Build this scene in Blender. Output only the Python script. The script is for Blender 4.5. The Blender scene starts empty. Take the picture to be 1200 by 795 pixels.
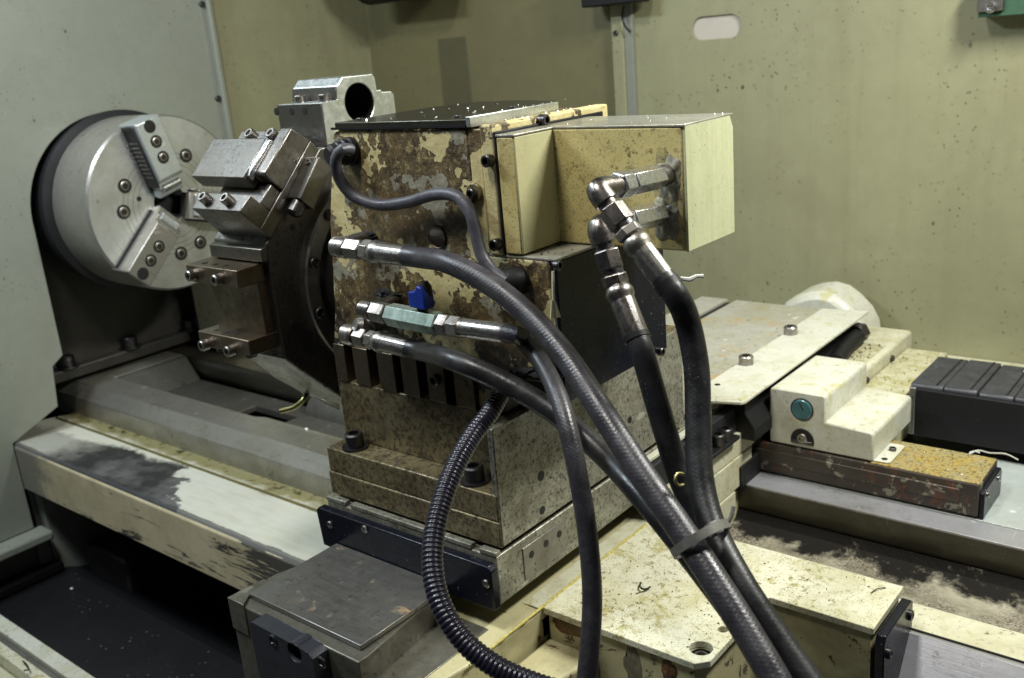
import bpy, bmesh, math, random
from mathutils import Vector, Matrix, noise
random.seed(7)
sc = bpy.context.scene
COL = sc.collection
R = math.radians

_C = Vector((1.262204, -0.755388, 0.178267)); _R = Vector((0.774603, 0.626830, -0.084113)); _U = Vector((-0.121919, 0.278498, 0.952667)); _F = Vector((-0.620585, 0.727684, -0.292148)); _L = 1131.241
def AT(px, py, ax, v):
    """survey helper: the point of a plane (x, y or z = v) sighted at a pixel of the 1200 x 795 photograph"""
    d = _F * _L + _R * (px - 600) - _U * (py - 397.5)
    if ax == 'd': return tuple(_C + d / _L * v)
    i = 'xyz'.index(ax); return tuple(_C + d * ((v - _C[i]) / d[i]))
# ------------------------------------------------------------------ materials
class NT:
    """tiny helper round a node tree"""
    def __init__(s, name, rough=.5, metal=0, spec=.5):
        s.m = bpy.data.materials.new(name); s.m.use_nodes = True
        s.t = s.m.node_tree; s.b = s.t.nodes['Principled BSDF']
        s.b.inputs['Roughness'].default_value = rough
        s.b.inputs['Metallic'].default_value = metal
        s.b.inputs['Specular IOR Level'].default_value = spec
        s.tc = s.t.nodes.new('ShaderNodeTexCoord')
        s.co = s.tc.outputs['Object']
        s.h = None
    def lk(s, a, b): s.t.links.new(a, b)
    def n(s, ty, **kw):
        q = s.t.nodes.new(ty)
        for k, v in kw.items(): setattr(q, k, v)
        return q
    def mapping(s, sc3, co=None, loc=(0, 0, 0)):
        q = s.n('ShaderNodeMapping'); q.inputs['Scale'].default_value = sc3; q.inputs['Location'].default_value = loc
        s.lk(co or s.co, q.inputs['Vector']); return q.outputs[0]
    def noise(s, scale, detail=6, rough=.6, dist=0, co=None, off=0):
        q = s.n('ShaderNodeTexNoise'); q.inputs['Scale'].default_value = scale
        q.inputs['Detail'].default_value = detail; q.inputs['Roughness'].default_value = rough
        q.inputs['Distortion'].default_value = dist
        c = co or s.co
        if off: c = s.mapping((1, 1, 1), c, (off, off * .7, off * 1.3))
        s.lk(c, q.inputs['Vector']); return q.outputs['Fac']
    def voro(s, scale, feat='F1', co=None, out='Distance'):
        q = s.n('ShaderNodeTexVoronoi', feature=feat); q.inputs['Scale'].default_value = scale
        s.lk(co or s.co, q.inputs['Vector']); return q.outputs[out]
    def ramp(s, f, a, b, va=0., vb=1.):
        q = s.n('ShaderNodeMapRange', clamp=True); s.lk(f, q.inputs['Value'])
        for k, v in zip(('From Min', 'From Max', 'To Min', 'To Max'), (a, b, va, vb)): q.inputs[k].default_value = v
        return q.outputs[0]
    def math(s, op, a, b=None):
        q = s.n('ShaderNodeMath', operation=op)
        for i, v in enumerate((a, b)):
            if v is None: continue
            if isinstance(v, (int, float)): q.inputs[i].default_value = v
            else: s.lk(v, q.inputs[i])
        return q.outputs[0]
    def mul(s, a, b): return s.math('MULTIPLY', a, b)
    def mix(s, f, a, b):
        q = s.n('ShaderNodeMix', data_type='RGBA')
        for i, v in ((0, f), (6, a), (7, b)):
            if isinstance(v, (int, float)): q.inputs[i].default_value = v
            elif isinstance(v, tuple): q.inputs[i].default_value = (*v[:3], 1)
            else: s.lk(v, q.inputs[i])
        return q.outputs[2]
    def fmix(s, f, a, b):
        q = s.n('ShaderNodeMix', data_type='FLOAT')
        for i, v in ((0, f), (2, a), (3, b)):
            if isinstance(v, (int, float)): q.inputs[i].default_value = v
            else: s.lk(v, q.inputs[i])
        return q.outputs[0]
    def sep(s, co=None):
        q = s.n('ShaderNodeSeparateXYZ'); s.lk(co or s.co, q.inputs[0]); return q.outputs
    def set(s, k, v):
        if isinstance(v, (int, float)): s.b.inputs[k].default_value = v
        elif isinstance(v, tuple): s.b.inputs[k].default_value = (*v[:3], 1)
        else: s.lk(v, s.b.inputs[k])
    def bump(s, h, dist=.001, st=1.):
        q = s.n('ShaderNodeBump'); q.inputs['Distance'].default_value = dist; q.inputs['Strength'].default_value = st
        s.lk(h, q.inputs['Height'])
        if s.h: s.lk(s.h, q.inputs['Normal'])
        s.h = q.outputs[0]; s.lk(s.h, s.b.inputs['Normal'])

def m_paint(name, col, dirt=(.10, .085, .04), amt=.5, scale=14, speck=.5, speckc=(.05, .045, .03), rough=.42, streak=0.,
            stain=None, stain_at=.62, bumpd=.0004, chip=0., chipc=(.06, .05, .045), grime=0.):
    """enamel paint with blotches of oily dirt, fine specks, optional run marks, coloured stains and chipped patches"""
    g = NT(name, rough)
    big = g.noise(scale, 8, .65, .4)
    fine = g.noise(scale * 9, 4, .7, off=3)
    c = g.mix(g.ramp(fine, .3, .75, 0, .35), col, tuple(v * .72 for v in col))
    c = g.mix(g.mul(g.ramp(big, .45, .72), amt), c, dirt)
    rr = g.ramp(big, .35, .7, rough - .1, rough + .2)
    if streak:
        st = g.noise(1, 5, .7, co=g.mapping((scale * 5, scale * 5, scale * .35)), off=7)
        c = g.mix(g.mul(g.ramp(st, .48, .75), streak), c, dirt)
    if stain:
        sn = g.noise(scale * 1.6, 9, .7, .8, off=11)
        c = g.mix(g.ramp(sn, stain_at, stain_at + .07, 0, .75), c, stain)
    if speck:
        v = g.voro(scale * 22); v2 = g.noise(scale * 2.2, 3, off=5)
        k = g.mul(g.ramp(v, .10 + .03 * max(0, speck - 1), .22 + .05 * max(0, speck - 1), 1, 0), g.ramp(v2, max(.2, .62 - .18 * speck), .72, 0, 1))
        c = g.mix(k, c, speckc)
        v = g.voro(scale * 6, co=g.mapping((1, 1, .8), loc=(3, 1, 2)))
        k = g.mul(g.ramp(v, .05, .09, 1, 0), g.ramp(v2, .5, .6, 0, .8))
        c = g.mix(k, c, speckc)
    if grime:
        gn = g.noise(scale * 8, 8, .8, .2, off=23); gm = g.noise(scale * 1.1, 4, .6, off=29)
        k = g.mul(g.ramp(gn, .615 - .09 * grime, .65 - .07 * grime), g.ramp(gm, .34, .60, .15, .9))
        c = g.mix(k, c, tuple(.35 * a + .65 * b for a, b in zip(dirt, speckc)))
    if chip:
        cn = g.noise(scale * 2.1, 12, .72, .3, off=19)
        ck = g.ramp(cn, .69 - .2 * chip, .70 - .2 * chip)
        c = g.mix(ck, c, chipc)
        g.bump(g.math('SUBTRACT', 1., ck), .0008, .7)
    g.set('Base Color', c); g.set('Roughness', rr)
    g.bump(g.noise(scale * 30, 3, .6), bumpd, .35)
    return g.m

def m_metal(name, col, rough=.32, stain=(.10, .065, .03), amt=.5, scale=22, brush=None, metal=1., bump=.0003, spots=0., rust=0., grime=.35, scratch=.5):
    """machined or worn steel with oil film, brush marks and optional brown spots"""
    g = NT(name, rough, metal)
    big = g.noise(scale, 8, .65, .5)
    mid = g.noise(scale * 5, 6, .7, off=4)
    c = g.mix(g.ramp(mid, .35, .7, 0, .5), col, tuple(v * .6 for v in col))
    k = g.mul(g.ramp(big, .42, .68), amt)
    c = g.mix(k, c, stain)
    rr = g.fmix(k, g.ramp(mid, .3, .7, rough - .08, rough + .14), rough + .22)
    if spots:
        v = g.noise(scale * 7, 5, .75, off=9); k2 = g.ramp(v, .66 - .12 * spots, .70 - .12 * spots)
        c = g.mix(g.mul(k2, .8), c, (.035, .028, .02)); rr = g.fmix(k2, rr, .6)
    if rust:
        v = g.noise(scale * 1.3, 10, .75, .6, off=13); k3 = g.ramp(v, .66 - .2 * rust, .74 - .2 * rust)
        c = g.mix(g.mul(k3, .8), c, (.42, .25, .05)); rr = g.fmix(k3, rr, .75)
        g.set('Metallic', g.fmix(k3, metal, .1))
    if grime:
        gn = g.noise(scale * 6, 9, .8, .3, off=23); gm = g.noise(scale * .8, 5, .65, off=29)
        k4 = g.mul(g.ramp(gn, .60 - .10 * grime, .68 - .08 * grime), g.ramp(gm, .36, .60, .12, .85))
        c = g.mix(k4, c, tuple(v * .45 for v in stain)); rr = g.fmix(k4, rr, .55)
    if scratch:
        for q_, (sx, sy, sz) in enumerate(((900, 30, 60), (45, 40, 1100))):
            sn_ = g.noise(1, 2, .5, co=g.mapping((sx, sy, sz)), off=0)
            ks = g.mul(g.ramp(sn_, .70, .74), scratch)
            c = g.mix(ks, c, tuple(min(1, v * 1.7 + .05) for v in col))
    if brush:
        s3 = [scale * 60] * 3; s3[brush_axis(brush)] = scale * 1.2
        bn = g.noise(1, 4, .7, co=g.mapping(tuple(s3)))
        rr = g.math('ADD', rr, g.ramp(bn, .3, .7, -.07, .09)); g.bump(bn, .00012, .35)
    g.set('Base Color', c); g.set('Roughness', rr); g.set('Coat Weight', .22); g.set('Coat Roughness', .12)
    g.bump(mid, bump, .4)
    return g.m
def brush_axis(a): return 'xyz'.index(a)

def m_peel(name, cover=.5, zdark=None):
    """cream-yellow paint peeling in scalloped islands from grey filler and brown oily iron"""
    g = NT(name, .5)
    iron = g.mix(g.ramp(g.noise(48, 10, .78), .36, .66), (.040, .026, .013), (.190, .130, .055))
    iron = g.mix(g.ramp(g.noise(13, 6, .65, .2, off=31), .48, .60, 0, .75), iron, (.030, .019, .012))
    iron = g.mix(g.mul(g.ramp(g.noise(170, 7, .85, off=2), .52, .60), g.ramp(g.noise(20, 4, .6, off=41), .45, .60, .15, .85)), iron, (.46, .37, .16))
    iron = g.mix(g.mul(g.ramp(g.noise(420, 5, .8, off=37), .54, .62), .45), iron, (.34, .29, .17))
    filler = g.mix(g.ramp(g.noise(120, 8, .75), .38, .68), (.33, .31, .23), (.13, .12, .095))
    paint = g.mix(g.ramp(g.noise(60, 8, .75, off=5), .35, .7), (.64, .56, .29), (.45, .37, .16))
    paint = g.mix(g.ramp(g.noise(210, 6, .8, off=8), .58, .68, 0, .7), paint, (.16, .12, .06))
    def field(sc, off):
        a = g.noise(sc, 5, .55, .15, off=off); v = g.voro(190, co=g.mapping((1, 1, 1), loc=(off, 1, 2)))
        return g.math('ADD', g.math('ADD', a, g.mul(v, .10)), g.mul(g.noise(260, 4, .7, off=off + 3), .045))
    n1 = field(29, 4); n2 = field(36, 15)
    t1 = .655 - .14 * cover
    k2 = g.ramp(n1, t1, t1 + .004); k1 = g.ramp(n1, t1 - .012, t1 - .006)
    k3 = g.mul(g.ramp(n2, .640, .644), g.math('SUBTRACT', 1., k2))
    c = g.mix(k3, iron, filler)
    c = g.mix(g.mul(k1, .55), c, (.05, .035, .02))
    c = g.mix(k2, c, paint)
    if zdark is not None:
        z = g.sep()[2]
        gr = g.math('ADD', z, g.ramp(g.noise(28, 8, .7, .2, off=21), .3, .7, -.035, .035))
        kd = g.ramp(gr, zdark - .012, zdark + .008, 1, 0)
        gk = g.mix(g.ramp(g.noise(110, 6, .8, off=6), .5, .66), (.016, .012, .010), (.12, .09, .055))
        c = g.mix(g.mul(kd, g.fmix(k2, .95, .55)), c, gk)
    g.set('Base Color', c)
    g.set('Roughness', g.fmix(k2, g.ramp(g.noise(70, 5, .7), .3, .7, .24, .5), .48))
    hh = g.math('ADD', g.math('ADD', g.mul(k3, .9), g.mul(k2, 1.6)), g.mul(g.noise(210, 6, .8), 1.1))
    g.bump(hh, .0009, .9)
    return g.m

def m_plain(name, col, rough=.5, metal=0., var=.3, scale=40, bump=.0003, speck=0., spec=.5):
    g = NT(name, rough, metal, spec)
    nz = g.noise(scale, 6, .7, .3)
    c = g.mix(g.ramp(nz, .35, .7), col, tuple(v * (1 - var) for v in col))
    if speck:
        v = g.voro(scale * 7)
        c = g.mix(g.mul(g.ramp(v, .06, .14, 1, 0), g.ramp(g.noise(scale * 1.2, 3, off=4), .5, .62, 0, speck)), c, (.42, .42, .40))
    g.set('Base Color', c); g.set('Roughness', g.ramp(nz, .3, .7, max(.05, rough - .1), min(1, rough + .12)))
    g.bump(g.noise(scale * 6, 4, .7), bump, .5)
    return g.m

def m_hose(name, col, rough=.45, braid=1., dust=.4):
    g = NT(name, rough)
    uv = g.tc.outputs['UV']; s = g.sep(uv)
    nz = g.noise(60, 6, .75, .3)
    c = g.mix(g.mul(g.ramp(nz, .42, .7), dust), col, tuple(min(1, v * 2.6 + .03) for v in col))
    c = g.mix(g.mul(g.ramp(g.voro(500), .08, .16, 1, 0), g.ramp(g.noise(40, 3, off=3), .56, .66, 0, .7)), c, (.35, .34, .30))
    if braid:
        a = g.math('SINE', g.math('ADD', g.mul(s[0], 2 * math.pi * 12), g.mul(s[1], 2400)))
        b = g.math('SINE', g.math('SUBTRACT', g.mul(s[0], 2 * math.pi * 12), g.mul(s[1], 2400)))
        br = g.math('MAXIMUM', a, b)
        c = g.mix(g.ramp(br, -.2, .9, .30 * braid, 0), c, tuple(v * .5 for v in col))
        g.bump(br, .00016, .20 * braid)
    g.set('Base Color', c); g.set('Roughness', g.ramp(nz, .3, .7, rough - .1, rough + .2))
    g.bump(g.noise(350, 4, .7), .0003, .5)
    return g.m

M = {}
M['wall'] = m_paint('wall_paint', (.300, .295, .178), (.16, .15, .075), .38, 5, 1., streak=.30, rough=.40)
M['wall_left'] = m_paint('headstock_cover_paint', (.275, .295, .245), (.18, .19, .15), .35, 6, .5, rough=.30)
M['wall_shade'] = m_paint('recess_shade_paint', (.17, .155, .075), (.09, .08, .035), .4, 5, .6, rough=.5)  # darker copy of the wall paint, recess shade in its colour
M['cream'] = m_paint('cream_paint', (.60, .59, .44), (.30, .26, .10), .6, 26, .8, streak=0, rough=.35, stain=(.36, .32, .12), grime=.5)
M['cream_white'] = m_paint('pale_enamel', (.62, .62, .53), (.34, .33, .17), .55, 22, .5, rough=.33, stain=(.46, .44, .20), stain_at=.56, grime=.5)
M['cream_chips'] = m_paint('chip_strewn_enamel', (.52, .50, .34), (.26, .23, .09), .8, 50, 1.6, (.10, .08, .03), rough=.4, stain=(.34, .31, .12), stain_at=.52, grime=.6)
M['wing'] = m_paint('saddle_enamel', (.68, .67, .52), (.36, .32, .12), .7, 20, 2.6, (.13, .11, .03), rough=.24, stain=(.37, .33, .11), stain_at=.56, grime=.85)
M['casting'] = m_paint('casting_paint', (.46, .42, .24), (.12, .10, .045), .6, 22, .6, rough=.45, chip=.45, chipc=(.10, .07, .05))
M['yellow'] = m_paint('yellow_cover_paint', (.60, .51, .22), (.30, .22, .07), .6, 24, 3., (.08, .055, .02), rough=.42, stain=(.48, .36, .12), stain_at=.57, grime=.75)
M['lit_end'] = m_paint('lamp_lit_cover_paint', (.56, .58, .36), (.36, .37, .2), .45, 18, .3, rough=.36, streak=.5, grime=.15)  # cover paint with the right lamp's greenish light put into the colour
M['cover_shaded'] = m_paint('shaded_cover_paint', (.47, .45, .25), (.28, .26, .13), .4, 30, .5, rough=.4)  # cover paint darkened for the shade on the step side
M['peel'] = m_peel('peeling_turret_paint', .28, -.016)
M['peel_less'] = m_peel('worn_flange_paint', .95)
M['cast_brown'] = m_metal('oily_brown_steel', (.27, .225, .12), .36, (.09, .062, .025), .9, 30, spots=1.15, metal=.45, grime=1.2)
M['cast_grey'] = m_metal('scuffed_grey_steel', (.34, .335, .27), .38, (.11, .10, .065), .8, 45, spots=.95, metal=.45, grime=.9)
M['steel'] = m_metal('ground_steel', (.50, .49, .47), .30, (.16, .13, .10), .5, 20, brush='z')
M['chuckface'] = m_metal('chuck_face_steel', (.60, .62, .60), .34, (.30, .28, .24), .45, 20)
M['chuckrim'] = m_metal('chuck_rim_steel', (.46, .45, .41), .34, (.30, .27, .21), .4, 14, brush='y', metal=.75)
M['jaw'] = m_metal('jaw_steel', (.66, .71, .72), .28, (.3, .3, .28), .35, 30, metal=.6)
M['jaw_shaded'] = m_metal('shaded_jaw_steel', (.40, .39, .36), .32, (.24, .22, .18), .5, 30, metal=.75)
M['tool'] = m_metal('tool_block_steel', (.215, .205, .19), .30, (.10, .085, .065), .6, 30, brush='x', spots=.3)
M['toolrust'] = m_metal('rusty_tool_block_steel', (.22, .185, .14), .34, (.11, .065, .03), .8, 30, brush='x', spots=.5)
M['bright'] = m_metal('bright_block_steel', (.74, .78, .76), .32, (.45, .45, .42), .4, 30)
M['disc'] = m_metal('turret_disc_steel', (.15, .145, .14), .34, (.07, .06, .05), .6, 18, spots=.8)
M['ring'] = m_metal('ring_steel', (.45, .44, .40), .3, (.2, .18, .14), .4, 20)
M['way'] = m_metal('bed_way_steel', (.40, .39, .35), .32, (.20, .18, .12), .6, 9, brush='x', metal=.65, grime=.4)
M['way_bright'] = m_metal('polished_way_steel', (.50, .50, .54), .28, (.26, .26, .25), .7, 14, brush='x', metal=.5, grime=.5)
M['way_top'] = m_metal('pale_way_top', (.50, .55, .53), .32, (.32, .33, .30), .5, 14, metal=.2, grime=.3)
M['way_dark'] = m_metal('oily_way_side_steel', (.085, .08, .062), .36, (.06, .055, .035), .6, 14, brush='x', metal=.6)
M['table'] = m_metal('oily_table_steel', (.50, .49, .42), .34, (.30, .27, .13), .6, 14, rust=.46, spots=.25, metal=.2)
M['dark_strip'] = m_paint('shade_band_paint', (.105, .098, .055), (.06, .055, .03), .4, 6, .5, rough=.35)  # wall paint darkened for the soft shade band on the recess wall
M['slate'] = m_plain('blued_end_steel', (.055, .060, .072), .34, .3, .4, 60, speck=.3)
M['housing'] = m_metal('oily_housing_steel', (.19, .185, .15), .34, (.07, .06, .04), .7, 30, spots=.4, metal=.5, grime=.6)
M['plate'] = m_metal('blued_plate_steel', (.29, .285, .27), .34, (.14, .12, .09), .6, 22, spots=.45, rust=.26, brush='x', metal=.85)
M['plinth'] = m_paint('rusty_plinth_paint', (.060, .050, .038), (.03, .02, .015), .8, 30, .6, rough=.45, stain=(.16, .05, .025), stain_at=.55, chip=.62, chipc=(.26, .24, .18))
M['plinthtop'] = m_metal('rusty_plinth_top', (.40, .34, .16), .36, (.42, .28, .04), .95, 55, rust=.5, spots=1.1, metal=.2)
M['black'] = m_plain('black_enamel', (.006, .007, .014), .24, 0, .4, 30, speck=.6, spec=.3)
M['blackmat'] = m_plain('black_rubber', (.010, .010, .011), .50, 0, .4, 40, speck=.25, spec=.3)
M['bellows'] = m_plain('way_cover_plastic', (.040, .042, .050), .42, 0, .5, 50, speck=1.)
M['bolt'] = m_metal('black_bolt_steel', (.12, .115, .12), .34, (.04, .035, .03), .6, 90)
M['boltbright'] = m_metal('bright_bolt_steel', (.42, .40, .38), .27, (.14, .11, .08), .6, 90)
M['hole'] = m_plain('oily_hole', (.006, .006, .006), .6, 0, .3, 60)
M['zinc'] = m_metal('fitting_steel', (.52, .50, .47), .26, (.15, .125, .095), .75, 70, spots=.5)
M['zincdark'] = m_metal('dull_fitting_steel', (.30, .275, .26), .26, (.09, .078, .068), .7, 70, spots=.4)
M['zincbright'] = m_metal('bright_fitting_steel', (.85, .86, .90), .2, (.5, .5, .5), .4, 70)
M['hose'] = m_hose('braided_hose_rubber', (.027, .025, .030), .34, 1., .3)
M['hose_dark'] = m_hose('dark_hose_rubber', (.009, .009, .011), .36, .35, .10)
M['hose_smooth'] = m_hose('smooth_hose_rubber', (.014, .0135, .0145), .34, 0, .2)
M['cable'] = m_hose('grey_cable_sheath', (.055, .054, .066), .40, 0, .3)
M['conduit'] = m_plain('conduit_plastic', (.016, .015, .027), .27, 0, .3, 60)
M['tie'] = m_plain('cable_tie_nylon', (.16, .16, .14), .42, 0, .4, 120)
M['blue'] = m_plain('blue_lever_plastic', (.010, .038, .30), .35, 0, .35, 90)
M['teal'] = m_plain('sight_glass', (.05, .16, .18), .12, 0, .35, 90)
M['slot_light'] = m_plain('slot_opening_plastic', (.50, .46, .40), .5, 0, .08, 60)
M['gap'] = m_plain('void_black', (.010, .010, .011), .7, 0, .5, 14)
M['floor'] = m_plain('chute_sheet', (.012, .012, .014), .45, 0, .5, 12, speck=.35)
M['headstock'] = m_plain('headstock_casting', (.040, .038, .032), .42, 0, .45, 16)  # shade around the headstock put into its dark grey
M['well'] = m_metal('bed_well_casting', (.10, .098, .085), .40, (.04, .036, .028), .6, 14, metal=.3)
M['rope'] = m_plain('swarf_curl', (.80, .80, .76), .35, .4, .2, 200)
M['brass'] = m_metal('brass_tube', (.50, .45, .20), .3, (.25, .2, .08), .5, 80)
M['chips'] = m_metal('chip_metal', (.8, .8, .76), .3, (.5, .45, .3), .4, 200)
M['grey_panel'] = m_paint('grey_panel_paint', (.24, .25, .21), (.12, .12, .09), .4, 10, .3, rough=.5)
M['green_brkt'] = m_plain('green_bracket_paint', (.05, .12, .07), .4, 0, .4, 60)

def m_pan():
    """white enamel pan: dark sooty stain with its own outline, yellow oil line along the way"""
    g = NT('pan_enamel', .4)
    s = g.sep()
    c = g.mix(g.ramp(g.noise(14, 8, .7, .3), .4, .75, 0, .55), (.76, .76, .66), (.62, .61, .46))
    c = g.mix(g.mul(g.ramp(g.noise(1, 5, .7, co=g.mapping((14, 120, 60))), .5, .7), .3), c, (.40, .38, .20))
    # oily yellow band next to the way (local y high)
    wob = g.ramp(g.noise(30, 8, .7, off=2), .3, .7, -.010, .010)
    kb = g.ramp(g.math('ADD', s[1], wob), -.148, -.132)
    c = g.mix(g.mul(kb, .85), c, (.20, .17, .035))
    c = g.mix(g.mul(g.ramp(g.noise(60, 8, .75, off=6), .52, .6), g.ramp(g.math('ADD', s[1], wob), -.138, -.122)), c, (.05, .045, .012))
    # black stain
    w2 = g.ramp(g.noise(26, 12, .75, .4, off=4), .25, .75, -.05, .05)
    xx = g.math('ADD', g.math('ADD', s[0], w2), g.mul(s[1], 1.4))
    ka = g.mul(g.ramp(g.math('ADD', s[0], w2), -.06, .03, .45, 1), g.ramp(xx, -.046, -.042, 1, 0))
    yy = g.math('ADD', s[1], g.ramp(g.noise(22, 10, .7, off=9), .25, .75, -.02, .02))
    kk = g.mul(ka, g.ramp(g.math('SUBTRACT', yy, g.mul(s[0], .10)), -.172, -.160, 1, 0))
    dk = g.mix(g.ramp(g.noise(9, 5, .6, off=12), .52, .64), (.016, .016, .019), (.13, .13, .128))
    c = g.mix(g.mul(kk, .96), c, dk)
    ke = g.ramp(g.math('ADD', s[1], g.ramp(g.noise(45, 6, .7), .3, .7, -.002, .002)), -.2385, -.2365, 1, 0)
    c = g.mix(g.mul(ke, .8), c, (.07, .07, .075))
    g.set('Base Color', c); g.set('Roughness', g.ramp(g.noise(30, 5, .7), .3, .7, .28, .5))
    g.bump(g.noise(120, 5, .7), .0005, .5)
    return g.m
def m_panface():
    g = NT('pan_front_paint', .45)
    s = g.sep()
    c = g.mix(g.ramp(g.noise(16, 8, .7), .4, .75), (.52, .46, .30), (.34, .29, .17))
    st = g.noise(1, 10, .75, co=g.mapping((9, 30, 60)), off=3)
    k = g.ramp(st, .58, .60)
    k = g.mul(k, g.ramp(g.noise(9, 4, .6, off=8), .43, .50))
    c = g.mix(k, c, (.035, .035, .035))
    k = g.ramp(g.math('ADD', s[0], g.ramp(g.noise(1, 10, .75, co=g.mapping((12, 30, 160)), off=5), .3, .7, -.11, .11)), .435, .44)
    c = g.mix(g.mul(k, .93), c, (.03, .03, .03))
    k = g.ramp(g.math('ADD', s[0], g.ramp(g.noise(40, 6, .7), .3, .7, -.03, .03)), -.02, -.06, 0, 1)
    c = g.mix(g.mul(k, .8), c, (.12, .12, .12))
    g.set('Base Color', c); g.bump(g.noise(90, 5, .7), .0004, .5)
    return g.m
def m_valley():
    g = NT('bed_valley_paint', .5)
    s = g.sep()
    n1 = g.noise(16, 12, .72, .5)
    c = g.mix(g.ramp(g.noise(50, 6, .7), .4, .7), (.46, .43, .33), (.26, .24, .17))
    grit = g.noise(420, 4, .8)
    kg = g.mul(g.ramp(g.noise(10, 5, .6, off=4), .44, .56), 1.)
    c = g.mix(g.mul(kg, g.ramp(grit, .42, .58)), c, (.10, .075, .06))
    yy = g.math('ADD', s[1], g.ramp(g.noise(22, 10, .7, .2, off=8), .3, .7, -.026, .026))
    c = g.mix(g.ramp(yy, .036, .050), c, (.018, .016, .014))
    c = g.mix(g.ramp(n1, .64, .65), c, (.030, .028, .032))
    g.set('Base Color', c); g.set('Roughness', .85); g.set('Specular IOR Level', .15); g.bump(grit, .0015, .9); g.bump(n1, .004, .8)
    return g.m
M['pan'] = m_pan(); M['panface'] = m_panface(); M['valley'] = m_valley()

def m_rings():
    """chuck face: turned steel with scribed circles and a turning grain"""
    g = NT('turned_face_steel', .3, .7)
    s = g.sep()
    r = g.math('SQRT', g.math('ADD', g.mul(s[1], s[1]), g.mul(s[2], s[2])))
    grain = g.noise(1, 3, .6, co=g.mapping((1, 1, 1)))
    gr = g.n('ShaderNodeTexNoise', noise_dimensions='1D'); g.lk(g.mul(r, 900.), gr.inputs['W']); gr.inputs['Scale'].default_value = 1; gr.inputs['Detail'].default_value = 3
    c = g.mix(g.ramp(g.noise(18, 8, .7, .3), .4, .72), (.64, .67, .65), (.42, .41, .37))
    c = g.mix(g.ramp(gr.outputs['Fac'], .4, .7, 0, .35), c, (.36, .36, .34))
    for r0 in (.050, .058, .0655, .072):
        d = g.math('ABSOLUTE', g.math('SUBTRACT', r, r0))
        c = g.mix(g.mul(g.ramp(d, .0003, .0007, 1, 0), .6), c, (.12, .10, .08))
    c = g.mix(g.mul(g.ramp(g.noise(60, 6, .75, off=4), .63, .68), .5), c, (.2, .13, .07))
    g.set('Base Color', c); g.set('Roughness', g.ramp(gr.outputs['Fac'], .3, .7, .26, .42))
    g.bump(gr.outputs['Fac'], .0002, .5)
    return g.m
M['face'] = m_rings()

# ------------------------------------------------------------------ objects
def thing(name, label, cat, loc=(0, 0, 0), group=None, parent=None):
    o = bpy.data.objects.new(name, None); COL.objects.link(o)
    o.empty_display_size = .02; o.location = loc
    if parent is not None: o.parent = parent; o.location = Vector(loc) - wloc(parent); return tag(o, label, None)
    return tag(o, label, cat, group)
def tag(o, label, cat, group=None, kind=None):
    if label: o['label'] = label
    if cat: o['category'] = cat
    if group: o['group'] = group
    if kind: o['kind'] = kind
    return o
def wloc(o):
    v = Vector(o.location)
    while o.parent: o = o.parent; v += Vector(o.location)
    return v
def obj(name, bm, mat, parent=None, bev=.0008, origin=None, smooth=True, ang=32):
    """link a bmesh (built in world coordinates) as one mesh object"""
    bmesh.ops.recalc_face_normals(bm, faces=bm.faces[:])
    if origin is None:
        if parent is not None: origin = wloc(parent)
        else:
            vs = [v.co for v in bm.verts]
            origin = Vector((sum(v.x for v in vs) / len(vs), sum(v.y for v in vs) / len(vs), min(v.z for v in vs)))
    origin = Vector(origin)
    for v in bm.verts: v.co -= origin
    me = bpy.data.meshes.new(name); bm.to_mesh(me); bm.free()
    me.materials.append(M[mat] if isinstance(mat, str) else mat)
    o = bpy.data.objects.new(name, me); COL.objects.link(o)
    if parent is not None:
        o.parent = parent; o.location = origin - wloc(parent)
    else: o.location = origin
    if smooth:
        for p in me.polygons: p.use_smooth = True
        me.set_sharp_from_angle(angle=R(ang))
    if bev:
        b = o.modifiers.new('edge', 'BEVEL'); b.width = bev; b.segments = 2; b.limit_method = 'ANGLE'; b.angle_limit = R(35)
        b.harden_normals = False
    return o
def B(): return bmesh.new()
def abox(bm, x0, x1, y0, y1, z0, z1):
    v = [bm.verts.new((x, y, z)) for z in (z0, z1) for y in (y0, y1) for x in (x0, x1)]
    for f in ((0, 1, 3, 2), (4, 6, 7, 5), (0, 4, 5, 1), (2, 3, 7, 6), (0, 2, 6, 4), (1, 5, 7, 3)): bm.faces.new([v[i] for i in f])
    return bm
def box(name, x0, x1, y0, y1, z0, z1, mat, parent=None, **k):
    return obj(name, abox(B(), x0, x1, y0, y1, z0, z1), mat, parent, **k)
def prism(bm, loops, fn, a, b):
    """extrude a 2-D outline (first loop) with holes (other loops) from a to b; fn(u, v, w) gives the point"""
    ed = []; rings = []
    for lp in loops:
        vs = [bm.verts.new(fn(u, v, a)) for u, v in lp]; rings.append(vs)
        ed += [bm.edges.new((vs[i], vs[(i + 1) % len(vs)])) for i in range(len(vs))]
    if len(loops) == 1: f0 = [bm.faces.new(rings[0])]
    else: f0 = [g for g in bmesh.ops.triangle_fill(bm, use_beauty=True, use_dissolve=False, edges=ed)['geom'] if isinstance(g, bmesh.types.BMFace)]
    top = {}
    for lp, vs in zip(loops, rings):
        vt = [bm.verts.new(fn(u, v, b)) for u, v in lp]
        for p, q in zip(vs, vt): top[p] = q
        for i in range(len(vs)):
            j = (i + 1) % len(vs); bm.faces.new((vs[i], vs[j], vt[j], vt[i]))
    for f in f0: bm.faces.new([top[v] for v in reversed(f.verts)])
    return bm
def circ(cu, cv, r, n=32, a0=0., a1=2 * math.pi):
    full = abs(a1 - a0 - 2 * math.pi) < 1e-6
    return [(cu + r * math.cos(a0 + (a1 - a0) * i / (n if full else n - 1)), cv + r * math.sin(a0 + (a1 - a0) * i / (n if full else n - 1))) for i in range(n)]
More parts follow.
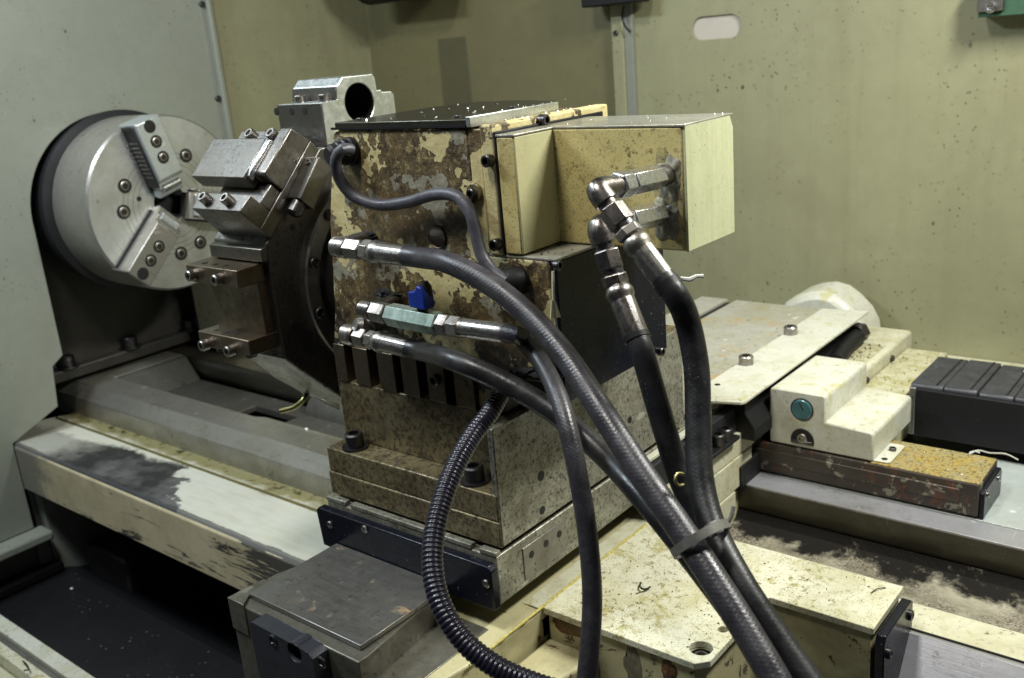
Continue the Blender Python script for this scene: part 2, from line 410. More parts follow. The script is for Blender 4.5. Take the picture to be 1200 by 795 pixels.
YZ = lambda u, v, w: (w, u, v)
XZ = lambda u, v, w: (u, w, v)
XY = lambda u, v, w: (u, v, w)
def frame(d):
    d = Vector(d).normalized(); up = Vector((0, 0, 1)) if abs(d.z) < .9 else Vector((0, 1, 0))
    a = d.cross(up).normalized(); return d, a, a.cross(d).normalized()
def lathe(bm, p, d, prof, n=28, rot=0., sides=None):
    """revolve (t, r) pairs about the axis from p along d; sides=6 makes hexagonal bars"""
    p = Vector(p); d, a, b = frame(d); n = sides or n; rings = []
    for t, r in prof:
        if r < 1e-7: rings.append([bm.verts.new(p + d * t)]); continue
        rings.append([bm.verts.new(p + d * t + (a * math.cos(2 * math.pi * i / n + rot) + b * math.sin(2 * math.pi * i / n + rot)) * r) for i in range(n)])
    for q, s in zip(rings, rings[1:]):
        for i in range(n):
            j = (i + 1) % n
            if len(q) == 1 and len(s) == 1: continue
            if len(q) == 1: bm.faces.new((q[0], s[j], s[i]))
            elif len(s) == 1: bm.faces.new((q[i], q[j], s[0]))
            else: bm.faces.new((q[i], q[j], s[j], s[i]))
    return bm
def socket_bolt(name, p, d, r, h, mat, parent, label=None, washer=False, sink=.0):
    """cap screw: knurled head with hexagonal socket, axis d pointing out of the surface at p"""
    bm = B(); p = Vector(p); dd = Vector(d).normalized()
    if washer: lathe(bm, p, dd, [(0, 0), (0, r * 1.45), (r * .22, r * 1.45), (r * .22, 0)], 28); p = p + dd * r * .22
    lathe(bm, p - dd * sink, dd, [(0, 0), (0, r), (h + sink - r * .16, r), (h + sink, r * .86), (h + sink, r * .56), (sink + h * .45, r * .5), (sink + h * .42, 0)], 24)
    # inner hexagon flats
    lathe(bm, p, dd, [(h * .42, r * .50), (h * 1.001, r * .56)], sides=6)
    o = obj(name, bm, mat, parent, bev=0)
    if label: o['label'] = label
    return o
def hole_cap(name, p, d, r, parent, mat='hole', lip=.0006):
    """dark drilled hole: a shallow countersunk disc standing a hair proud of the surface"""
    return obj(name, lathe(B(), Vector(p) - Vector(d).normalized() * .004, d, [(0, 0), (0, r), (.004 + lip * .4, r), (.004 + lip * .5, r * .9), (.004 + lip * .45, 0)], 24), mat, parent, bev=0)
def smooth_path(pts, step=.004):
    pts = [Vector(p) for p in pts]
    P = [pts[0] * 2 - pts[1]] + pts + [pts[-1] * 2 - pts[-2]]
    out = []
    for i in range(1, len(P) - 2):
        a, b, c, d = P[i - 1:i + 3]
        L = (c - b).length; k = max(2, int(L / step))
        ta = max(1e-6, (b - a).length ** .5); tb = max(1e-6, (c - b).length ** .5); tc_ = max(1e-6, (d - c).length ** .5)
        for j in range(k):
            t = j / k
            m1 = (c - b) + ((b - a) / ta - (c - a) / (ta + tb)) * tb
            m2 = (c - b) + ((d - c) / tc_ - (d - b) / (tb + tc_)) * tb
            out.append(b * (2 * t ** 3 - 3 * t * t + 1) + m1 * (t ** 3 - 2 * t * t + t) + c * (-2 * t ** 3 + 3 * t * t) + m2 * (t ** 3 - t * t))
    out.append(pts[-1]); return out
def tube(bm, pts, r, n=20, rf=None, step=.004, smooth=True):
    path = smooth_path(pts, step) if smooth else [Vector(p) for p in pts]
    uvl = bm.loops.layers.uv.verify()
    T = [(path[min(i + 1, len(path) - 1)] - path[max(i - 1, 0)]).normalized() for i in range(len(path))]
    _, a, b = frame(T[0]); rings = []; s = 0; S = []
    for i, p in enumerate(path):
        if i: s += (p - path[i - 1]).length
        S.append(s)
        a = (a - T[i] * a.dot(T[i])).normalized(); b = T[i].cross(a)
        rr = r if rf is None else r * rf(s)
        rings.append([bm.verts.new(p + (a * math.cos(2 * math.pi * k / n) + b * math.sin(2 * math.pi * k / n)) * rr) for k in range(n)])
    for i in range(len(rings) - 1):
        for k in range(n):
            j = (k + 1) % n
            f = bm.faces.new((rings[i][k], rings[i][j], rings[i + 1][j], rings[i + 1][k]))
            for lp, uv in zip(f.loops, ((k / n, S[i]), ((k + 1) / n, S[i]), ((k + 1) / n, S[i + 1]), (k / n, S[i + 1]))): lp[uvl].uv = uv
    bm.faces.new(rings[0][::-1]); bm.faces.new(rings[-1])
    return bm

# ================================================================== enclosure
YB = .53
wl = obj('headstock_cover', prism(B(), [[(-.95, .70), (-.95, -.436), (-.245, -.436), (-.245, -.303), (-.172, -.272), (-.166, -.212), (-.148, -.200)] +
     circ(-.010, -.006, .137, 40, math.pi + .05, -.05) + [(.133, -.10), (.133, -.46), (.19, -.46), (.19, .70)]], YZ, -.118, -.115), 'wall_left', None, bev=.0012, origin=(0, 0, 0))
tag(wl, 'big pale grey painted sheet cover around the chuck opening on the left', 'cover panel')
t = thing('panel_seam', 'vertical bolted seam strip between the two left wall sheets behind the chuck', 'seam strip', (-.115, .19, -.3))
box('flat_strip', -.116, -.1135, .180, .1885, -.35, .70, 'grey_panel', t)
box('ridge', -.1175, -.104, .1885, .197, -.35, .70, 'wall_left', t, bev=.002)
for q in ((-0.1120, 0.1935, 0.2766), (-0.1120, 0.1928, 0.1331)):
    socket_bolt('bolt', (-.1135, .184, q[2]), (1, 0, 0), .0048, .004, 'bolt', t)
w2 = box('side_wall_sheet', -.120, -.116, .197, YB + .002, -.46, .70, 'wall', None)
tag(w2, 'narrow olive wall sheet between the seam strip and the dark back recess', 'wall panel')
bwx = AT(728, 60, 'y', YB)[0]
w3 = box('recess_wall_sheet', -.116, bwx - .012, YB, YB + .004, -.6, .70, 'wall_shade', None)
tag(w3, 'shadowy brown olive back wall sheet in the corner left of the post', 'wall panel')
# soft shade band put in as a thin dark strip on the recess sheet
t = thing('wall_shade_band', 'dark vertical band of shade painted on the recess wall above the turret', 'shade band', (AT(535, 100, 'y', YB)[0], YB, -.3))
box('flat_strip', AT(519, 100, 'y', YB)[0], AT(552, 100, 'y', YB)[0], YB - .0016, YB - .0004, -.5, AT(535, 44, 'y', YB)[2], 'dark_strip', t, bev=.0004)
t = thing('wall_post', 'cream corner post with a dark gasket between the two back wall sheets', 'post', (bwx, YB, -.3))
box('post', AT(718, 60, 'y', YB - .01)[0], AT(731.5, 60, 'y', YB - .01)[0], YB - .012, YB + .003, -.5, .70, 'wall', t, bev=.0015)
box('gasket', AT(731.5, 60, 'y', YB - .01)[0], AT(741, 60, 'y', YB - .01)[0], YB - .008, YB + .003, -.5, .70, 'grey_panel', t)
socket_bolt('bolt', AT(722, 39, 'y', YB - .012), (0, -1, 0), .004, .003, 'bolt', t)
tube_ = tube(B(), [(0.4533, 0.5100, 0.2152), (0.4484, 0.5120, 0.2036), (0.4520, 0.5120, 0.1890), (0.4605, 0.5140, 0.1786)], .0016, 8)
tag(obj('wall_wire', tube_, 'blackmat', None, bev=0), 'thin black wire hanging from the bracket beside the cream post', 'wire')
sl = AT(840, 32, 'y', YB)
hw = .0375
cap = lambda r, dy=0: [(sl[0] + hw - .0155 + r * math.cos(a), sl[2] + dy + r * math.sin(a)) for a in [R(-90 + 180 * i / 12) for i in range(13)]] + \
                [(sl[0] - hw + .0155 + r * math.cos(a), sl[2] + dy + r * math.sin(a)) for a in [R(90 + 180 * i / 12) for i in range(13)]]
w4 = obj('back_wall_sheet', prism(B(), [[(bwx + .006, -.6), (2.1, -.6), (2.1, .75), (bwx + .006, .75)], cap(.0155)], XZ, YB - .002, YB + .001), 'wall', None, bev=.0008, origin=(0, 0, 0), smooth=False)
tag(w4, 'large olive green back wall sheet with oil specks and run marks', 'wall panel')
t = obj('slot_plate', prism(B(), [cap(.0185)], XZ, YB + .0015, YB + .004), 'slot_light', None)
tag(t, 'whitish plate seen through the rounded slot high on the back wall', 'slot plate')
t = thing('wall_bracket', 'dark green bracket with a bright screw at the top right corner', 'bracket', AT(1180, 20, 'y', YB - .02))
q0 = AT(1147, 21, 'y', YB - .03); q1 = AT(1260, 0, 'y', YB - .03)
box('bar', q0[0], q1[0] + .1, YB - .035, YB - .002, q0[2], q0[2] + .05, 'green_brkt', t)
box('tab', q0[0], q0[0] + .028, YB - .040, YB - .0355, q0[2] + .006, q0[2] + .05, 'boltbright', t)
socket_bolt('screw', AT(1161, 9, 'y', YB - .040), (0, -1, 0), .006, .004, 'zincbright', t)
q = AT(720, 6, 'y', YB - .03)
t = box('ceiling_bracket', q[0] - .045, q[0] + .05, YB - .05, YB - .013, q[2], q[2] + .06, 'blackmat', None, bev=.002)
tag(t, 'black bracket at the top edge right above the cream post', 'bracket')
q = AT(478, 3, 'y', YB - .05)
t = obj('dark_hood', lathe(B(), (q[0] - .07, YB - .07, q[2] + .052), (1, 0, 0), [(0, 0), (0, .05), (.16, .05), (.16, 0)], 32), 'gap', None)
tag(t, 'black rounded hood just visible at the top edge in the back corner', 'hood')

# lower left: lip, lower sheets, chute, apron
t = box('cover_lip', -.121, -.085, -.95, -.232, -.452, -.437, 'wall_left', None, bev=.004)
tag(t, 'rounded grey lip under the headstock cover at the left edge', 'lip')
t = thing('lower_side_panel', 'dull grey lower panel under the cover lip at the left edge', 'panel', (-.13, -.5, -.6))
box('sheet', -.150, -.138, -.95, -.232, -.70, -.453, 'grey_panel', t)
box('sill', -.137, -.105, -.95, -.22, -.515, -.500, 'blackmat', t, bev=.004)
box('stiffener', -.137, -.122, -.245, -.228, -.50, -.455, 'grey_panel', t)
t = box('side_casting', -.16, -.12, -.226, -.05, -.72, -.34, 'grey_panel', None, bev=.003)
tag(t, 'dim grey casting wall under the front of the bed', 'casting')
t = obj('belt_guard', prism(B(), [[(-.19, -.48), (-.10, -.48), (-.09, -.50), (-.09, -.56), (-.11, -.60), (-.19, -.60)]], YZ, -.1, .02), 'headstock', None, bev=.006)
tag(t, 'dim brownish box in the dark space below the bed pan', 'guard')
bm = B(); abox(bm, -.137, 1.2, -.366, -.215, -.520, -.516)
t = thing('chute_floor', 'black oily sheet floor of the chip chute at the lower left', 'chute', (.3, -.3, -.52))
obj('front_sheet', bm, 'floor', t)
obj('rear_sheet', prism(B(), [[(-.2165, -.520), (-.2165, -.516), (-.16, -.54), (-.16, -.60), (-.17, -.60), (-.17, -.55)]], YZ, -.137, 1.2), 'floor', t, bev=.001)
box('side_wall', -.137, 1.2, -.372, -.3665, -.530, -.470, 'gap', t)
t = box('sump', -.4, 1.6, -.16, .6, -.74, -.70, 'gap', None)
tag(t, 'black sump bottom hidden in the dark under the bed', 'sump')
t = thing('door_sill', 'white painted door sill with worn parallel tracks at the bottom left corner', 'sill', (.1, -.4, -.5))
box('top_strip', -.2, 1.1, -.3905, -.3725, -.54, -.4500, 'cream_white', t, bev=.0012)
box('track', -.2, 1.1, -.3985, -.391, -.54, -.4555, 'plate', t, bev=.001)
box('outer_strip', -.2, 1.1, -.412, -.399, -.54, -.4525, 'wing', t, bev=.001)
box('lower_strip', -.2, 1.1, -.450, -.4125, -.56, -.470, 'cream', t, bev=.002)
t = obj('swarf_hook', tube(B(), [(0.1875, -0.4047, -0.4490), (0.2012, -0.4067, -0.4470), (0.2147, -0.4108, -0.4460), (0.2119, -0.4144, -0.4460)], .0009, 8), 'blackmat', None, bev=0)
tag(t, 'tiny dark curl of metal lying on the door sill', 'metal curl')

# ================================================================== headstock
t = thing('headstock', 'headstock casting with shade in its dark colour, below and behind the chuck', 'headstock', (-.2, 0, -.27))
box('casting', -.40, -.205, -.146, .132, -.252, .14, 'headstock', t, bev=.004)
box('foot_flange', -.40, -.188, -.142, .135, -.262, -.243, 'headstock', t, bev=.003)
box('light_block_plate', -.46, -.43, -.60, .60, -.80, .40, 'gap', t)  # added plate that keeps world light out of the chuck opening
for q in ((78, 424), (152, 402), (222, 381)):
    p = AT(*q, 'x', -.197); socket_bolt('bolt', (p[0], p[1], -.243), (0, 0, 1), .0125, .016, 'bolt', t, washer=True)
t = box('rear_cover_block', -.15, -.06, .098, .150, -.262, -.125, 'cream', None)
tag(t, 'small cream block behind the lower right of the chuck', 'cover block')

# ================================================================== chuck
def pol(r, s, a):   # radial r, sideways s in the face plane at angle a
    return (r * math.cos(a) - s * math.sin(a), r * math.sin(a) + s * math.cos(a))
ch = thing('lathe_chuck', 'large round three jaw steel chuck mounted on the left wall', 'chuck', (-.05, 0, -.125))
obj('back_plate', lathe(B(), (-.166, 0, 0), (1, 0, 0), [(0, 0), (0, .128), (.060, .134), (.064, .130), (.068, .119), (.078, .119), (.078, 0)], 96), 'gap', ch, origin=(0, 0, 0))
angs = [R(105), R(225), R(345)]
bm = B()
lathe(bm, (-.098, 0, 0), (1, 0, 0), [(0, .03), (0, .121), (.003, .125), (.094, .125), (.0975, .1225)], 128)
obj('rim', bm, 'chuckrim', ch, bev=0, origin=(0, 0, 0))
# face with three radial slots and a bore
slots = []
N = 180; hwS = .0135
outer = []
for i in range(N):
    a = 2 * math.pi * i / N
    outer.append((a, .1225))
loop = []
for k, a0 in enumerate(angs):
    a1 = angs[(k + 1) % 3] + (2 * math.pi if k == 2 else 0)
    da = math.asin(hwS / .1225)
    loop.append(pol(.1225 * math.cos(da), hwS, a0))
    n = 30
    for i in range(1, n): 
        aa = a0 + da + (a1 - a0 - 2 * da) * i / n; loop.append((.1225 * math.cos(aa), .1225 * math.sin(aa)))
    loop.append(pol(.1225 * math.cos(da), -hwS, a1))
    # inward along the next slot to the bore and out again
    rb = .026; db = math.asin(hwS / rb)
    loop.append(pol(rb * math.cos(db), -hwS, a1))
    loop.append(pol(rb * math.cos(db), hwS, a1))
# remove doubled start
loop = loop[:-1] if False else loop
# build three sectors instead of one outline: robust faces
bm = B()
for k, a0 in enumerate(angs):
    a1 = angs[(k + 1) % 3] + (2 * math.pi if k == 2 else 0)
    da = math.asin(hwS / .1225); rb = .026; db = math.asin(hwS / rb)
    lp = [pol(rb * math.cos(db), hwS, a0), pol(.1225 * math.cos(da), hwS, a0)]
    n = 36
    for i in range(1, n):
        aa = a0 + da + (a1 - a0 - 2 * da) * i / n; lp.append((.1225 * math.cos(aa), .1225 * math.sin(aa)))
    lp += [pol(.1225 * math.cos(da), -hwS, a1), pol(rb * math.cos(db), -hwS, a1)]
    m0, m1 = a0 + db, a1 - db
    for i in range(1, 8):
        aa = m1 + (m0 - m1) * i / 8; lp.append((rb * math.cos(aa), rb * math.sin(aa)))
    prism(bm, [lp], YZ, -.03, -.0005)
obj('face', bm, 'face', ch, bev=.0006, origin=(0, 0, 0))
obj('bore', lathe(B(), (-.075, 0, 0), (1, 0, 0), [(0, 0), (0, .121), (.044, .121), (.044, 0)], 48), 'gap', ch, bev=0)
def cbore(p, r, parent, name='face_bolt'):
    """cap screw sunk in its counterbore"""
    bm = lathe(B(), (p[0] - .004, p[1], p[2]), (1, 0, 0), [(0, 0), (0, r), (.0044, r), (.0044, 0)], 28)
    o = obj(name, bm, 'hole', parent, bev=0)
    obj('socket', lathe(B(), (p[0] - .001, p[1], p[2]), (1, 0, 0), [(0, 0), (0, r * .68), (.0022, r * .68), (.0026, r * .58), (.0026, r * .40), (.0014, r * .38), (.0014, 0)], 24), 'boltbright', o, bev=0)
    obj('hex_recess', lathe(B(), (p[0], p[1], p[2]), (1, 0, 0), [(0, 0), (0, r * .42), (.0017, r * .42), (.0017, 0)], sides=6), 'hole', o, bev=0)
    return o
for a0 in angs:
    for s in (-1, 1):
        y, z = pol(.0735, 0, a0 + s * R(42.5 - 0) + (0)) if False else pol(.0735, 0, a0 + R(60) + s * R(14))
        cbore((-.0002, y, z), .0100, ch)
# small dots and index marks
for (u, v) in ((423, 392),):
    p = AT(30 + u / 3.18, 110 + v / 3.18, 'x', 0.); hole_cap('pin_hole', (0, p[1], p[2]), (1, 0, 0), .0035, ch)
for i in range(7):
    y, z = pol(.060 + i * .0062, .0165, angs[0]); y2, z2 = pol(.060 + i * .0062, .0275, angs[0])
    obj('index_mark', tube(B(), [(0.0001, y, z), (0.0001, y2, z2)], .0005, 6, smooth=False), 'zincbright', ch, bev=0)
for k, a0 in enumerate(angs):
    cs, sn = math.cos(a0), math.sin(a0)
    P = lambda r, s, x: (x, r * cs - s * sn, r * sn + s * cs)
    jm = 'jaw' if k == 0 else 'jaw_shaded'  # top jaw brighter, others darker: light and shade put into the steels
    j = obj('jaw', prism(B(), [[(.1255, -.012), (.1255, .031), (.124, .033), (.044, .033), (.040, .030), (.039, .023), (.030, .023), (.027, .019), (.018, .017), (.016, .012), (.022, -.012)]],
            lambda u, v, w: P(u, w, v), -.0200, .0190), jm, ch, bev=.0012)
    if k == 0:
        obj('shade_plate', prism(B(), [[(.123, -.002), (.123, .027), (.034, .027), (.034, -.002)]], lambda u, v, w: P(u, w, v), .0191, .0222), 'bolt', j, bev=.0012)  # dark plate added for the unlit side wall of the top jaw
        for i in range(9): obj('serration', tube(B(), [P(.050 + i * .0062, .0224, .004), P(.050 + i * .0062, .0224, .0245)], .0006, 6, smooth=False), 'boltbright', j, bev=0)
    if k: 
        obj('side_rib', prism(B(), [[(.122, .001), (.122, .020), (.030, .020), (.030, .001)]], lambda u, v, w: P(u, w, v), .0185, .0245), 'jaw_shaded', j, bev=.0015)
    else:
        j['label'] = 'bright jaw pointing up with a burnished stepped tip'
    obj('guide', prism(B(), [[(.1215, -.0035), (.1215, .0035), (.026, .0035), (.026, -.0035)]], lambda u, v, w: P(u, w, v), -.0225, .0225), 'gap', j, bev=0)
    for rr, br in ((.071, .0088), (.094, .0088), (.1155, .0088)):
        p = P(rr, 0, .0328)
        if rr < .11: cbore((p[0], p[1], p[2]), br, j, 'jaw_bolt')
        else: hole_cap('empty_bolt_hole', (p[0] + .0002, p[1], p[2]), (1, 0, 0), br, j, lip=.0006)
    bm = B(); q = P(.030, 0, .024)
    lathe(bm, P(.030, -.014, .021), (0, sn, -cs) if False else Vector(P(0, 1, 0)) - Vector(P(0, 0, 0)), [(0, 0), (0, .006), (.028, .006), (.028, 0)], 16)
    obj('grip_edge', bm, 'jaw' if k else 'zincbright', j, bev=0)

# ================================================================== bed
bed = thing('lathe_bed', 'long grey machine bed with two flat ground ways', 'lathe bed', (.5, 0, -.45))
obj('front_way', prism(B(), [[(-.058, -.27), (-.0995, -.27), (-.116, -.2885), (-.116, -.322), (-.058, -.322)]], YZ, -.25, 1.5), 'way', bed, bev=.0012)
obj('polished_edge', prism(B(), [[(-.0985, -.2695), (-.101, -.2695), (-.1275, -.300), (-.1275, -.340), (-.117, -.340), (-.117, -.289)]], YZ, 1.04, 1.5), 'way_bright', bed, bev=.0006)
obj('wiped_strip', prism(B(), [[(-.060, -.2692), (-.0945, -.2692), (-.0945, -.280), (-.060, -.280)]], YZ, .9, 1.5), 'cream', bed, bev=.0006)
box('oil_groove', .9, 1.5, -.0962, -.0948, -.275, -.2688, 'gap', bed, bev=0)
obj('rear_way', prism(B(), [[(.24, -.27), (.0670, -.27), (.066, -.2720), (.066, -.294), (.074, -.31), (.24, -.31)]], YZ, -.25, 1.5), 'way_dark', bed, bev=.0012)
box('wiped_edge', .80, 1.5, .0665, .0985, -.2752, -.2690, 'way_bright', bed, bev=.0006)
box('wiped_top', .80, 1.5, .1000, .24, -.2752, -.2690, 'way_top', bed, bev=.0006)
box('end_bridge', -.25, -.158, -.0575, .0655, -.31, -.2705, 'way', bed, bev=.002)
obj('bridge_slope', prism(B(), [[(-.158, -.2705), (-.15, -.272), (-.095, -.335), (-.158, -.335)]], lambda u, v, w: (u, w, v), -.0575, .0655), 'well', bed, bev=.002)
# stepped well between the ways with a rectangular opening
ax0, ay0 = .085, -.030
obj('well_floor', prism(B(), [[(-.12, -.0575), (.62, -.0575), (.62, .0655), (-.12, .0655)], [(.075, -.020), (.175, -.020), (.175, .030), (.075, .030)]], XY, -.318, -.308), 'well', bed, bev=.002, smooth=False)
obj('well_step', prism(B(), [[(.13, -.0578), (.60, -.0578), (.60, -.030), (.19, -.030), (.13, -.050)]], XY, -.309, -.283), 'way', bed, bev=.003)
obj('well_rib', lathe(B(), (.18, .075, -.315), (1, 0, 0), [(0, 0), (0, .035), (.5, .035), (.5, 0)], 24), 'well', bed, bev=0)
obj('valley', prism(B(), [[(.0655, -.298), (.060, -.306), (.030, -.312), (-.010, -.303), (-.040, -.288), (-.0575, -.280), (-.0575, -.40), (.0655, -.40)]], YZ, .66, 1.5), 'valley', bed, bev=0, origin=(0, 0, 0))
box('bed_core', -.146, 1.5, -.112, .2, -.52, -.352, 'gap', bed)
obj('rear_panel', prism(B(), [[(.262, -.55), (.262, -.268), (.268, -.268), (.268, -.55)]], YZ, .55, 1.6), 'grey_panel', bed)

pan = thing('bed_pan', 'white painted bed shelf with a black soot stain and yellow oil line', 'bed shelf', (.2, -.18, -.38))
obj('top', prism(B(), [[(-.1155, -.316), (-.124, -.3175), (-.142, -.3145), (-.2415, -.3035), (-.2440, -.310), (-.1155, -.330)]], YZ, -.20, .655), 'pan', pan, bev=.0006, origin=(0, 0, 0))
obj('front_face', prism(B(), [[(-.2405, -.306), (-.2455, -.3085), (-.2455, -.3725), (-.2405, -.3725)]], YZ, -.1145, .655), 'panface', pan, bev=.0015, origin=(0, 0, 0))
obj('oil_bead', tube(B(), [(-.19, -.1465, -.3130), (.2, -.146, -.3132), (.65, -.1465, -.3125)], .0018, 10), m_plain('oil_crust', (.17, .14, .03), .35, 0, .6, 90, .001), pan, bev=0)
box('underside', -.110, .655, -.240, -.118, -.372, -.333, 'gap', pan)

# ================================================================== carriage
sad = thing('carriage_saddle', 'cream painted carriage saddle with speckled oily flat top and peeling sides', 'saddle', (.85, -.1, -.33))
wingpoly = [(.8465, -.2605), (.977, -.2605), (.985, -.252), (.985, -.160), (1.063, -.160), (1.063, -.0955), (.8465, -.0955)]
wingtop = obj('wing', prism(B(), [wingpoly, circ(.9725, -.2425, .0082, 28), circ(.975, -.2145, .0038, 20)], XY, -.2405, -.235), 'wing', sad, bev=.0007, smooth=False)
inner = [(.8495, -.2570), (.975, -.2570), (.981, -.250), (.981, -.157), (1.0605, -.157), (1.0605, -.098), (.8495, -.098)]
obj('apron_body', prism(B(), [inner, circ(.9725, -.2425, .0081, 28), circ(.975, -.2145, .0038, 20)], XY, -.40, -.2408), 'casting', sad, bev=.003)
obj('bolt_well', lathe(B(), (.9725, -.2425, -.262), (0, 0, 1), [(0, 0), (0, .0080), (.0205, .0080), (.0205, .0072), (.003, .0072), (.003, 0)], 24), 'hole', sad, bev=0)
socket_bolt('sunk_bolt', (.9725, -.2425, -.250), (0, 0, 1), .0062, .009, 'boltbright', sad)
obj('corner_gusset', prism(B(), [[(.8465, -.40), (.862, -.40), (.895, -.2575), (.8490, -.2575)]], XY, -.42, -.262), 'casting', sad, bev=.003)
obj('slide_casting', prism(B(), [[(.8365, -.385), (.846, -.33), (.8462, -.10), (.8462, .30), (.66, .30), (.66, -.30), (.79, -.385)]], XY, -.30, -.2372), 'casting', sad, bev=.002)
obj('sloping_skirt', prism(B(), [[(.8365, -.385), (.8368, -.237), (.8462, -.2375), (.8462, -.385)]], lambda u, v, w: (u, w, -.2372 + (v + .2375) * 0), -.1, -.2) if False else
    prism(B(), [[(.828, -.2368), (.8464, -.2352), (.8464, -.262), (.828, -.262)]], XZ, -.262, .28), 'cream', sad, bev=.0008)
obj('oily_strip', prism(B(), [[(.790, -.2365), (.8285, -.2365), (.8285, -.256), (.790, -.256)]], XZ, -.402, -.3025), 'housing', sad, bev=.0008)
obj('lower_casting', prism(B(), [[(.829, -.405), (.8464, -.2625), (.8464, .2), (.80, .2), (.80, -.405)]], XY, -.42, -.2425), 'casting', sad, bev=.003)
obj('sealant_bead', tube(B(), [(.8466, -.345, -.2355), (.8468, -.28, -.2349), (.8466, -.20, -.2347), (.8467, -.11, -.2349)], .0011, 8, rf=lambda s: 1 + .35 * math.sin(s * 900) * math.sin(s * 391)), m_plain('wet_yellow_bead', (.60, .52, .16), .15, 0, .6, 300), sad, bev=0)
wp = thing('way_wiper', 'black wiper with screws where the polished front way leaves the saddle block', 'wiper', (1.068, -.13, -.27))
bm = prism(B(), [[(-.1585, -.2605), (-.1585, -.247), (-.155, -.2415), (-.101, -.2415), (-.0965, -.245), (-.0965, -.2688), (-.1010, -.2688), (-.129, -.302), (-.1585, -.302)]], YZ, 1.0635, 1.0705)
obj('blade', bm, 'black', wp)
for q in ((-.150, -.258), (-.104, -.2525)):
    socket_bolt('screw', (1.0705, q[0], q[1]), (1, 0, 0), .0040, .0025, 'bolt', wp)
rw = box('rear_way_wiper', .8464, .856, .055, .11, -.272, -.246, 'blackmat', None)
tag(rw, 'black rubber wiper where the rear way passes under the saddle', 'wiper')

X0, X1 = .648, .836
sl_ = thing('cross_slide', 'wide steel cross slide with machined side patch and front wiper plate', 'cross slide', (.74, 0, -.218))
obj('slide_plate', abox(B(), X0, X1, -.295, .384, -.218, -.1785), 'cast_grey', sl_, bev=.0012)
obj('machined_patch', abox(B(), X1 - .001, X1 + .0008, -.2655, -.2100, -.2125, -.1855), 'plate', sl_, bev=.0004)
for q in ((623, 650), (640, 637), (655.5, 626)):
    p = AT(*q, 'x', .8368); hole_cap('tapped_hole', p, (1, 0, 0), .0030, sl_)
obj('front_wiper', prism(B(), [[(X0 - .003, -.2180), (X0 - .006, -.1855), (X0 - .003, -.1825), (X1 - .003, -.1825), (X1 + .001, -.1865), (X1 + .001, -.2185)]], XZ, -.3035, -.2956), 'black', sl_, bev=.001)
for q in ((387, 615), (428, 620), (516, 652), (570, 684)):
    p = AT(*q, 'y', -.3035); socket_bolt('screw', p, (0, -1, 0), .0033, .0014, 'boltbright', sl_)
for xa, xb in ((X0, .672), (.678, .765), (.772, .812), (.820, X1)):
    box('top_shim', xa, xb, -.2955, -.2895, -.1784, -.1745, 'cast_grey', sl_, bev=.0006)
obj('rear_table', abox(B(), .687, X1 - .001, .0, .386, -.1784, -.1740), 'table', sl_, bev=.0008)
obj('rear_table_strip', abox(B(), .636, .6755, .0, .386, -.1784, -.1740), 'table', sl_, bev=.0008)
obj('slot_bottom', abox(B(), .6757, .6868, .0, .380, -.1784, -.1772), 'gap', sl_, bev=0)
cp = thing('cover_strip', 'long pale cream cover strip bolted on the oily rear table', 'cover strip', (.84, .2, -.174))
obj('strip', prism(B(), [[(.810, .032), (.8185, .0265), (.864, .0415), (.8665, .046), (.8650, .383), (.810, .374)]], XY, -.1725, -.1695), 'cream_white', cp, bev=.0006)
for p in ((.819, .1450), (.818, .2610)):
    socket_bolt('bolt', (*p, -.1695), (0, 0, 1), .0078, .0095, 'boltbright', cp)
hole_cap('screw_hole', (.8215, .075, -.1695), (0, 0, 1), .0030, cp)
t = thing('table_bracket', 'black greasy bracket with two black bolts under the cover strip', 'bracket', (.85, .05, -.23))
obj('holder', prism(B(), [[(X1 + .0005, -.218), (X1 + .0005, -.180), (.858, -.180), (.858, -.190), (.868, -.205), (.868, -.218)]], XZ, .062, .36), 'blackmat', t)
obj('tray', abox(B(), X1 + .0005, .861, -.045, .046, -.2100, -.2055), 'blackmat', t, bev=.0018)
obj('tray_wall', abox(B(), X1 + .0004, .8475, -.10, .10, -.2180, -.1850), 'gap', t, bev=.001)
for q in ((841, 500), (850, 496)):
    p = AT(*q, 'x', .8535); socket_bolt('bolt', (.8535, p[1], -.2055), (0, 0, 1), .0068, .012, 'bolt', t)
obj('corner_shelf', prism(B(), [[(X1 + .0004, -.13), (.8430, -.125), (.8430, -.030), (.8500, -.034), (.8500, -.018), (X1 + .0004, .02)]], XY, -.1835, -.1800), 'cream_white', t, bev=.0004)
t = thing('saddle_guard', 'cream painted guard plates with dirty seams under the rear table', 'guard', (.85, 0, -.27))
obj('upper_plate', abox(B(), .8476, .853, -.100, .092, -.2335, -.2110), 'cream', t)
obj('lower_plate', abox(B(), .8466, .854, -.100, .084, -.267, -.2345), 'cream', t)
obj('foot_plate', abox(B(), .8466, .855, -.090, .045, -.292, -.2680), 'cream', t)

